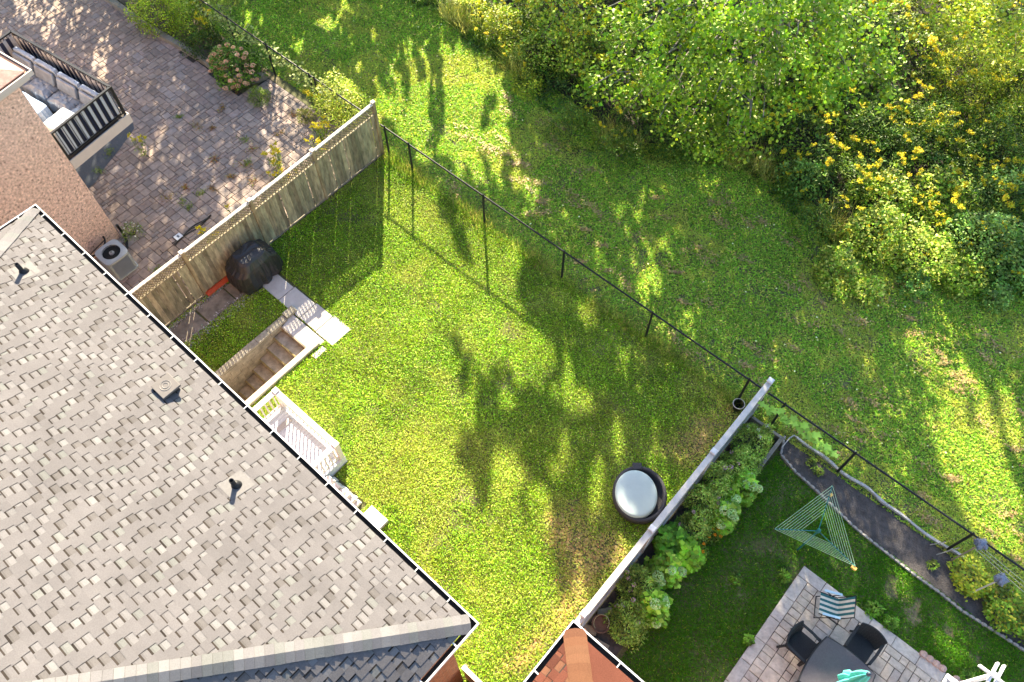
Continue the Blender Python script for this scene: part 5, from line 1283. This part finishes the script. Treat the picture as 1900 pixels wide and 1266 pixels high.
shrub('rose_bush', 'airy pale leaved bush rising behind the end of the board fence', 'bush', (-17.35, 11.55, 0), 1.0, 1.75, 3400, .075, (.32, .42, .08), (.50, .52, .22), .3, wide=.5, up=.55, seed=304, shell=.25)
shrub('small_bush', 'small feathery dark green bush at the edge of the patio paving', 'bush', (-19.9, 10.05, .03), .42, .55, 1500, .07, (.075, .125, .035), (.15, .2, .06), .2, wide=.2, up=.2, seed=305)
shrub('small_bush', 'pale wispy bush against the left chain link post', 'bush', (-18.1, 10.5, .03), .35, .5, 700, .07, (.20, .24, .08), (.3, .3, .1), .3, wide=.25, up=.25, seed=306)
t, P = shrub('wild_aster', 'straggly plant with tiny white flowers at the foot of the brick wall corner', 'wild plant', (-18.5, 3.9, .03), .34, .5, 420, .07, (.09, .16, .04), (.2, .24, .08), .3, wide=.25, up=.3, seed=307); heads(t, tops(P, 12, rg), .02, (.75, .74, .66), n=8, ls=.03, seed=70)
for i, (x, y, h, nst, lb) in enumerate((
    (-24.2, 11.15, 1.2, 9, 'bright goldenrod at the very top left behind the bushes'), (-23.35, 10.9, 1.1, 10, 'goldenrod between the dark bush and the peach hydrangea'),
    (-17.25, 8.55, .85, 10, 'goldenrod clump growing in the paving near the second fence post'), (-16.65, 8.25, .8, 8, 'goldenrod beside the board fence one post from its end'), (-16.15, 8.45, .5, 4, 'small goldenrod tight against the lattice of the board fence'),
    (-17.0, 10.25, .8, 12, 'largest yellow goldenrod by the left chain link post near the fence end'), (-16.5, 9.75, .8, 9, 'goldenrod between the pale bush and the board fence top rail'),
    (-16.45, 5.25, .6, 7, 'goldenrod near the fence above the covered barbecue'), (-16.75, 6.25, .35, 3, 'tiny goldenrod in a paving joint left of the fence'), (-20.9, 6.0, .75, 5, 'lone goldenrod growing beside the balcony slab'), (-18.15, 11.0, .7, 6, 'goldenrod at the foot of the left chain link post'))):
    goldenrod(lb, (x, y, .03), h, nst, 20+i, fs=1.25)
WL = ['brown dry weed in a paving joint', 'green weed tuft in a paving joint', 'reddish weed tuft in a paving joint']
wproto = []
for k, colw in enumerate(((.17, .105, .055), (.10, .17, .035), (.19, .10, .06))):
    rng = np.random.default_rng(900+k); n = 90
    P = np.stack([rng.normal(size=n)*.11, rng.normal(size=n)*.06, rng.random(n)*.10], 1)
    wproto.append((P, colw))
def paving_weed(x, y, k, rz, label, sc):
    P, colw = wproto[k]; ca_, sa_ = math.cos(rz), math.sin(rz); Q = P*sc; Q = np.stack([Q[:, 0]*ca_-Q[:, 1]*sa_+x, Q[:, 0]*sa_+Q[:, 1]*ca_+y, Q[:, 2]+.035], 1)
    rng = np.random.default_rng(int(abs(x*97+y*31))); n = len(Q)
    o_ = np_mesh('paving_weed', leaves(Q, rng.uniform(.05, .1, n), up=.4, wide=.2, rng=rng), 4, tones(n, colw, .3, (.2, .24, .05), .15, rng), M_leaf, org=(x, y, .035))
    tag(o_, label, 'weed', 'weeds in the patio joints')
for i, (px, py, k, s_) in enumerate(((367,239,0,1.2),(395,240,2,.8),(399,298,2,1.1),(333,219,1,.7),(412,205,0,1),(455,262,1,1.1),(470,280,2,1.2),(345,350,2,.7),(309,370,0,1.3),(340,377,1,1),(455,310,0,1.4),(460,305,1,.9),(395,352,0,.9),(375,360,1,1),(440,170,0,.9),(295,502,1,1),(352,387,1,.8),(545,215,2,.9),(520,250,0,1),(470,340,2,1.2),(430,330,0,.8),(205,285,1,1.1),(185,320,1,1))):
    x, y = pxg(px, py); paving_weed(x, y, k, i*1.3, WL[k], s_)

# ------------------------------------------------------------------ wild growth beyond the strip
def hfield(x, y):
    e = np.clip((y-strip_edge(x))/1.6, 0, 1)
    qx, qy = ground_px(x, y); low = np.clip((qx-900)/110, .12, 1)*np.where(qx > 1600, np.clip((y-strip_edge(x))/3.2+.15, .2, 1), 1)
    return low*e*(.35+1.0*vnoise(x*.7, y*.7, 111)+.45*vnoise(x*2.1, y*2.1, 112))
lt_ = [(-40, 18.6), (-18.6, 17.8), (-13.9, 17.0), (-9.6, 16.5), (-7.5, 17.9), (-5.6, 18.7), (-2, 17.9), (1.5, 19.2), (3, 20), (8, 21.6), (14, 60), (-60, 60)]
wb = MB(); wb.face([(p[0], p[1], .012) for p in lt_]); tag(wb.build('litter_shade', material('litter_shade', (.035, .03, .02), .95, .5, 4, bump=.8, bscale=30)), kind='structure')  # litter sheet coloured near black to stand in for shade between the plants
n = 270000; x, y = scatter(n, -23, 5, 15.6, 34); k = (y > strip_edge(x)-.15+.5*vnoise(x*1.5, y*1.5, 113)) & in_view(x, y, .8, 90); x, y = x[k], y[k]
# thinner far from the frame's centre so that far leaves are larger and fewer
H = hfield(x, y)
z = H*(1-np.abs(RNG.normal(size=len(x)))*.28); z = np.maximum(z, .03+.1*RNG.random(len(x)))
gap = vnoise(x*1.7, y*1.7, 114)*.45+vnoise(x*4.3, y*4.3, 118)*.55; k = (gap > .40) | (RNG.random(len(x)) < .06); x, y, z, H = x[k], y[k], z[k], H[k]; n = len(x)
sel = vnoise(x*.55, y*.55, 115)*.65+vnoise(x*2, y*2, 116)*.35
c = tones(n, (.060, .115, .020), .32, (.15, .20, .04), .20)
lt = sel > .56; c[lt] = tones(int(lt.sum()), (.12, .19, .034), .32, (.27, .31, .075), .25); bl_ = sel < .36; c[bl_] = tones(int(bl_.sum()), (.048, .10, .034), .28, (.10, .16, .06), .2)
c *= (.35+1.2*vnoise(x*2.9, y*2.9+z*2, 119))[:, None]; narrow = vnoise(x*.8+9, y*.8, 117) > .5
P = np.stack([x, y, z], 1)
V = np.concatenate([leaves(P[narrow], RNG.uniform(.09, .19, int(narrow.sum())), up=.4, wide=.25), leaves(P[~narrow], RNG.uniform(.07, .14, int((~narrow).sum())), up=.5, wide=.6)])
tag(np_mesh('undergrowth', V, 4, np.concatenate([c[narrow], c[~narrow]]), M_leaf), kind='stuff')
# pale dry grass tufts along the edge
n = 9000; x = RNG.uniform(-20, 4, n); tuf = vnoise(x*1.1, x*0+4, 121); y = strip_edge(x)+.25+RNG.random(n)*.8; k = (tuf > .62); x, y = x[k], y[k]; n = len(x)
c = tones(n, (.26, .25, .12), .25, (.42, .38, .24), .35)
tag(np_mesh('dry_grass', blades(x, y, RNG.uniform(.4, 1.0, n), np.full(n, .014), c, lean=.9), 3, c, M_grass), kind='stuff')
# individual shrubs standing out of it
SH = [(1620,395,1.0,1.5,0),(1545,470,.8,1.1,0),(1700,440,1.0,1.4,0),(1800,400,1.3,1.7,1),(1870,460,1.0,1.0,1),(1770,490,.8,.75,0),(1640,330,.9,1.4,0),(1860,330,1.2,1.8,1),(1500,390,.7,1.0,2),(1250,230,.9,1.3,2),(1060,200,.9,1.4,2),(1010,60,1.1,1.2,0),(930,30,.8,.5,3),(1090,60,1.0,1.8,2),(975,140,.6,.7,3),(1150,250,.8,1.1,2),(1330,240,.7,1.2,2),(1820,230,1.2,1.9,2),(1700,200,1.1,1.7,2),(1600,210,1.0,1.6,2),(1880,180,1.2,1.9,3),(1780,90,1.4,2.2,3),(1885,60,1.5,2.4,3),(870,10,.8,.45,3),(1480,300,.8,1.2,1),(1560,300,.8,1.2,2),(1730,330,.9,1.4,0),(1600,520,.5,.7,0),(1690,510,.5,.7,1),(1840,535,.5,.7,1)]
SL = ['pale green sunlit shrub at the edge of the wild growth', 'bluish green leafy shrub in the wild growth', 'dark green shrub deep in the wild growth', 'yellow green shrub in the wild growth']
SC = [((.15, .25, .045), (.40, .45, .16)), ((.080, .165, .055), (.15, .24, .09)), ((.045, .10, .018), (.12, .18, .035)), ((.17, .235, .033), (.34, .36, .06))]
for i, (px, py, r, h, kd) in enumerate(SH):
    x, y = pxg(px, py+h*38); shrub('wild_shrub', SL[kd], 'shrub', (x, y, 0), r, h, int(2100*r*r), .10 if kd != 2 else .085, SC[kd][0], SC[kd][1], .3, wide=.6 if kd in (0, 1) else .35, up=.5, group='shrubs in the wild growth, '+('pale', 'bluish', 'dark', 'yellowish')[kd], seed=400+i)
# goldenrods: a few built, the others copied
gp = [goldenrod('goldenrod with yellow plumes in the wild growth beyond the mown strip', (0, 0, -50), 1.0, nst, 700+i, spread=.20, group='goldenrods in the wild growth', fs=1.15) for i, nst in enumerate((2, 3, 4, 3))]
rr = random.Random(44); spots = []
def dens(px, py):
    if 880 < px < 990 and 30 < py < 150: return 1.0
    if px < 1090: return .18
    if px < 1440: return .30 if 180 < py < 300 else .04
    if py < 130: return .20
    return .42 if py < 330 else .26
tries = 0
while len(spots) < 230 and tries < 20000:
    tries += 1; px, py = rr.uniform(800, 1900), rr.uniform(0, 560); x, y = pxg(px, py+25)
    if y < strip_edge(np.array([x]))[0]+.35 or rr.random() > dens(px, py): continue
    if any((x-a)**2+(y-b)**2 < .13 for a, b in spots): continue
    spots.append((x, y))
for i, (x, y) in enumerate(spots):
    h = float(hfield(np.array([x]), np.array([y]))[0])+.35; q = gp[i % 4]; s_ = max(.75, min(h, 1.9))
    if i < 4: q.location = (x, y, 0); q.scale = (s_,)*3
    else: copy_thing(q, (x, y, 0), rr.uniform(0, 6.28), s_)

# ------------------------------------------------------------------ trees
def tree(name, label, base, th, crown_pts, ls, col, alt, p, seed, group=None, wide=.8, up=.45, r0=.16, branches=18, mat=None, tone=None, face=None):
    rng = np.random.default_rng(seed); t = thing(name, base, label, 'tree', group); B = np.array(base); n = len(crown_pts)
    ctr = crown_pts.mean(0); m_ = MB(); top = B+(np.array([ctr[0], ctr[1], 0])-np.array([B[0], B[1], 0]))*.45; top[2] = th
    m_.tube([B, (B+top)/2+np.array([.05, -.05, .1]), top], [r0, r0*.8, r0*.6], 9)
    for q in crown_pts[rng.choice(n, branches, replace=False)]:
        if mat is not None: q = q+np.array([0, 0, .16])
        a = B+(top-B)*rng.uniform(.6, 1.0); mid = (a+q)/2+rng.normal(size=3)*.25+np.array([0, 0, .25])
        m_.tube([a, mid, q], [r0*.33, r0*.2, r0*(.06 if mat is None else .10)], 6, cap=False)
        for _ in range(3):
            s_ = mid+(q-mid)*rng.uniform(.1, .9); e = s_+rng.normal(size=3)*.45; m_.tube([s_, e], [r0*.10, r0*.03], 4, cap=False)
    m_.build('trunk', mat or M_bark, t)
    c = tones(n, col, .25, alt, p, rng)
    if tone is not None: c *= tone[:, None]
    np_mesh('crown', leaves(crown_pts, rng.uniform(.7, 1.25, n)*ls, up=up, wide=wide, rng=rng, face=face), 4, c, M_leaf, t)
    return t
def crown(centres, per, spread, rng):
    if spread > 1:                     # leaves gathered in sprays with gaps between them
        out = []
        for cx_, cy_, cz_, r_ in centres:
            m_n = max(6, int(spread*r_*r_)); d = unit(rng.normal(size=(m_n, 3))); rad = r_*(.45+.55*rng.random(m_n)**.5)
            C = np.array([cx_, cy_, cz_])+d*rad[:, None]*np.array([1, 1, .7])
            for q in C:
                n_ = int(per*rng.uniform(.6, 1.4)); out.append(q+rng.normal(size=(n_, 3))*np.array([.17, .17, .10])*rng.uniform(.8, 1.5))
        return np.concatenate(out)
    out = []
    for cx_, cy_, cz_, r_ in centres:
        n_ = int(per*r_*r_); d = unit(rng.normal(size=(n_, 3))); rad = r_*(.35+.65*rng.random(n_)**.5)
        out.append(np.array([cx_, cy_, cz_])+d*rad[:, None]*np.array([1, 1, .62]))
    return np.concatenate(out)
M_palebark = material('pale_bark', (.24, .21, .175), .85, .3, 9, bump=.4)
rng = np.random.default_rng(5)
def at_px(px, py, z):
    d = FW*FPX+RT*(px-950)+UP*(633-py); t = (z-CAM_H)/d[2]; return (d[0]*t, d[1]*t, z)
cs = []
for px, py, z_, r_ in ((1130,150,3.3,.75),(1180,60,4.2,1.0),(1200,170,3.2,.9),(1270,120,4.4,1.1),(1290,30,5.4,1.1),(1310,190,3.4,.9),(1380,90,5.4,1.2),(1400,190,3.9,1.0),(1390,250,2.9,.8),(1470,60,5.6,1.2),(1480,150,4.4,1.0),(1550,90,4.8,1.1),(1570,170,3.8,.8),(1620,60,4.6,.9),(1640,150,3.7,.6),(1330,255,2.7,.7),(1250,230,2.6,.7),(1420,10,6.2,1.2),(1530,10,5.8,1.0),(1230,5,5.2,1.0)):
    cs.append((*at_px(px, py, z_), r_))
TREE_CS = list(cs); CP = crown(cs, 30, 25, rng)
tn = .55+.85*vnoise(CP[:, 0]*1.9, CP[:, 1]*1.9+CP[:, 2], 131)
bx, by = pxg(1400, -10)
tree('broadleaf_tree', 'large leafy tree with pale branches overhanging the wild growth', (bx, by, 0), 3.6, CP, .125, (.118, .215, .028), (.22, .31, .05), .26, 8, branches=60, mat=M_palebark, tone=tn, up=.42, wide=.85)
cs = [(*at_px(px, py, z_), r_) for px, py, z_, r_ in ((1760,20,3.2,1.0),(1830,40,3.4,1.1),(1890,10,3.8,1.1),(1880,90,2.8,.9),(1800,-10,4.0,1.1))]
CP2 = crown(cs, 420, 1, rng); bx, by = pxg(1850, -60)
tree('young_tree', 'yellow green young tree at the top right corner', (bx, by, 0), 2.2, CP2, .12, (.20, .28, .035), (.34, .36, .06), .3, 9, branches=16, r0=.09, up=.5)
cs = [(*at_px(px, py, z_), r_) for px, py, z_, r_ in ((1050,60,2.3,.7),(1020,10,2.6,.8),(1090,20,3.0,.8),(1065,110,1.8,.6))]
CP3 = crown(cs, 480, 1, rng); bx, by = pxg(1035, 30)
tree('young_tree', 'slender light green young tree left of the large leafy tree', (bx, by, 0), 1.6, CP3, .11, (.15, .24, .04), (.30, .35, .08), .3, 10, branches=12, r0=.06, up=.4)

# trees standing beyond the top of the picture: unseen, with crowns shaped to cast shade on the marked ground
N = 700000
x, y = RNG.uniform(-34, 9, N), RNG.uniform(-1, 24, N)
sh = shaded(x, y) & in_view(x, y, 0, 140)
for (tx, ty, tz, tr) in TREE_CS:                 # ground already in the big tree's own shade needs no other tree
    t_ = tz/SUN[2]; sh &= ~((((x+SUN[0]*t_-tx)**2+(y+SUN[1]*t_-ty)**2) < (tr*1.0)**2) & (RNG.random(N) < .8))
x, y = x[sh], y[sh]
D0 = x*math.sin(YAW)+y*math.cos(YAW); ct = 1/math.tan(SUN_EL)
hmin = np.clip((27.5-D0)/ct, 1.6, 30)+.6
h = hmin+RNG.random(len(x))*2.4
Px = x+SUN[0]/SUN[2]*h; Py = y+SUN[1]/SUN[2]*h
a, b = ground_px(Px, Py, h)
k = (b < -70) | (a < -70) | (a > 1970); P = np.stack([Px, Py, h], 1)[k]
LEAF_MAX = 125000; print('occluder leaves', len(P))
if len(P) > LEAF_MAX: P = P[RNG.choice(len(P), LEAF_MAX, replace=False)]
# group the leaves into trees along the wood's edge
ctr = P[RNG.choice(len(P), 15, replace=False)][:, :2].copy()
for _ in range(12):
    d2 = ((P[:, None, :2]-ctr[None])**2).sum(-1); lab = d2.argmin(1)
    for j in range(len(ctr)):
        if (lab == j).any(): ctr[j] = P[lab == j][:, :2].mean(0)
for j in range(len(ctr)):
    Q = P[lab == j]
    if len(Q) < 80: continue
    tree('woodland_tree', 'tall broadleaf tree at the wood edge beyond the top of the picture, crown shaped for its shade', (ctr[j, 0], ctr[j, 1], 0), max(1.2, Q[:, 2].mean()*.55), Q, .135, (.08, .15, .025), (.15, .22, .04), .2, 60+j, group='trees at the wood edge', branches=14, r0=.10, face=SUN, wide=.85)
bpy.context.view_layer.update()
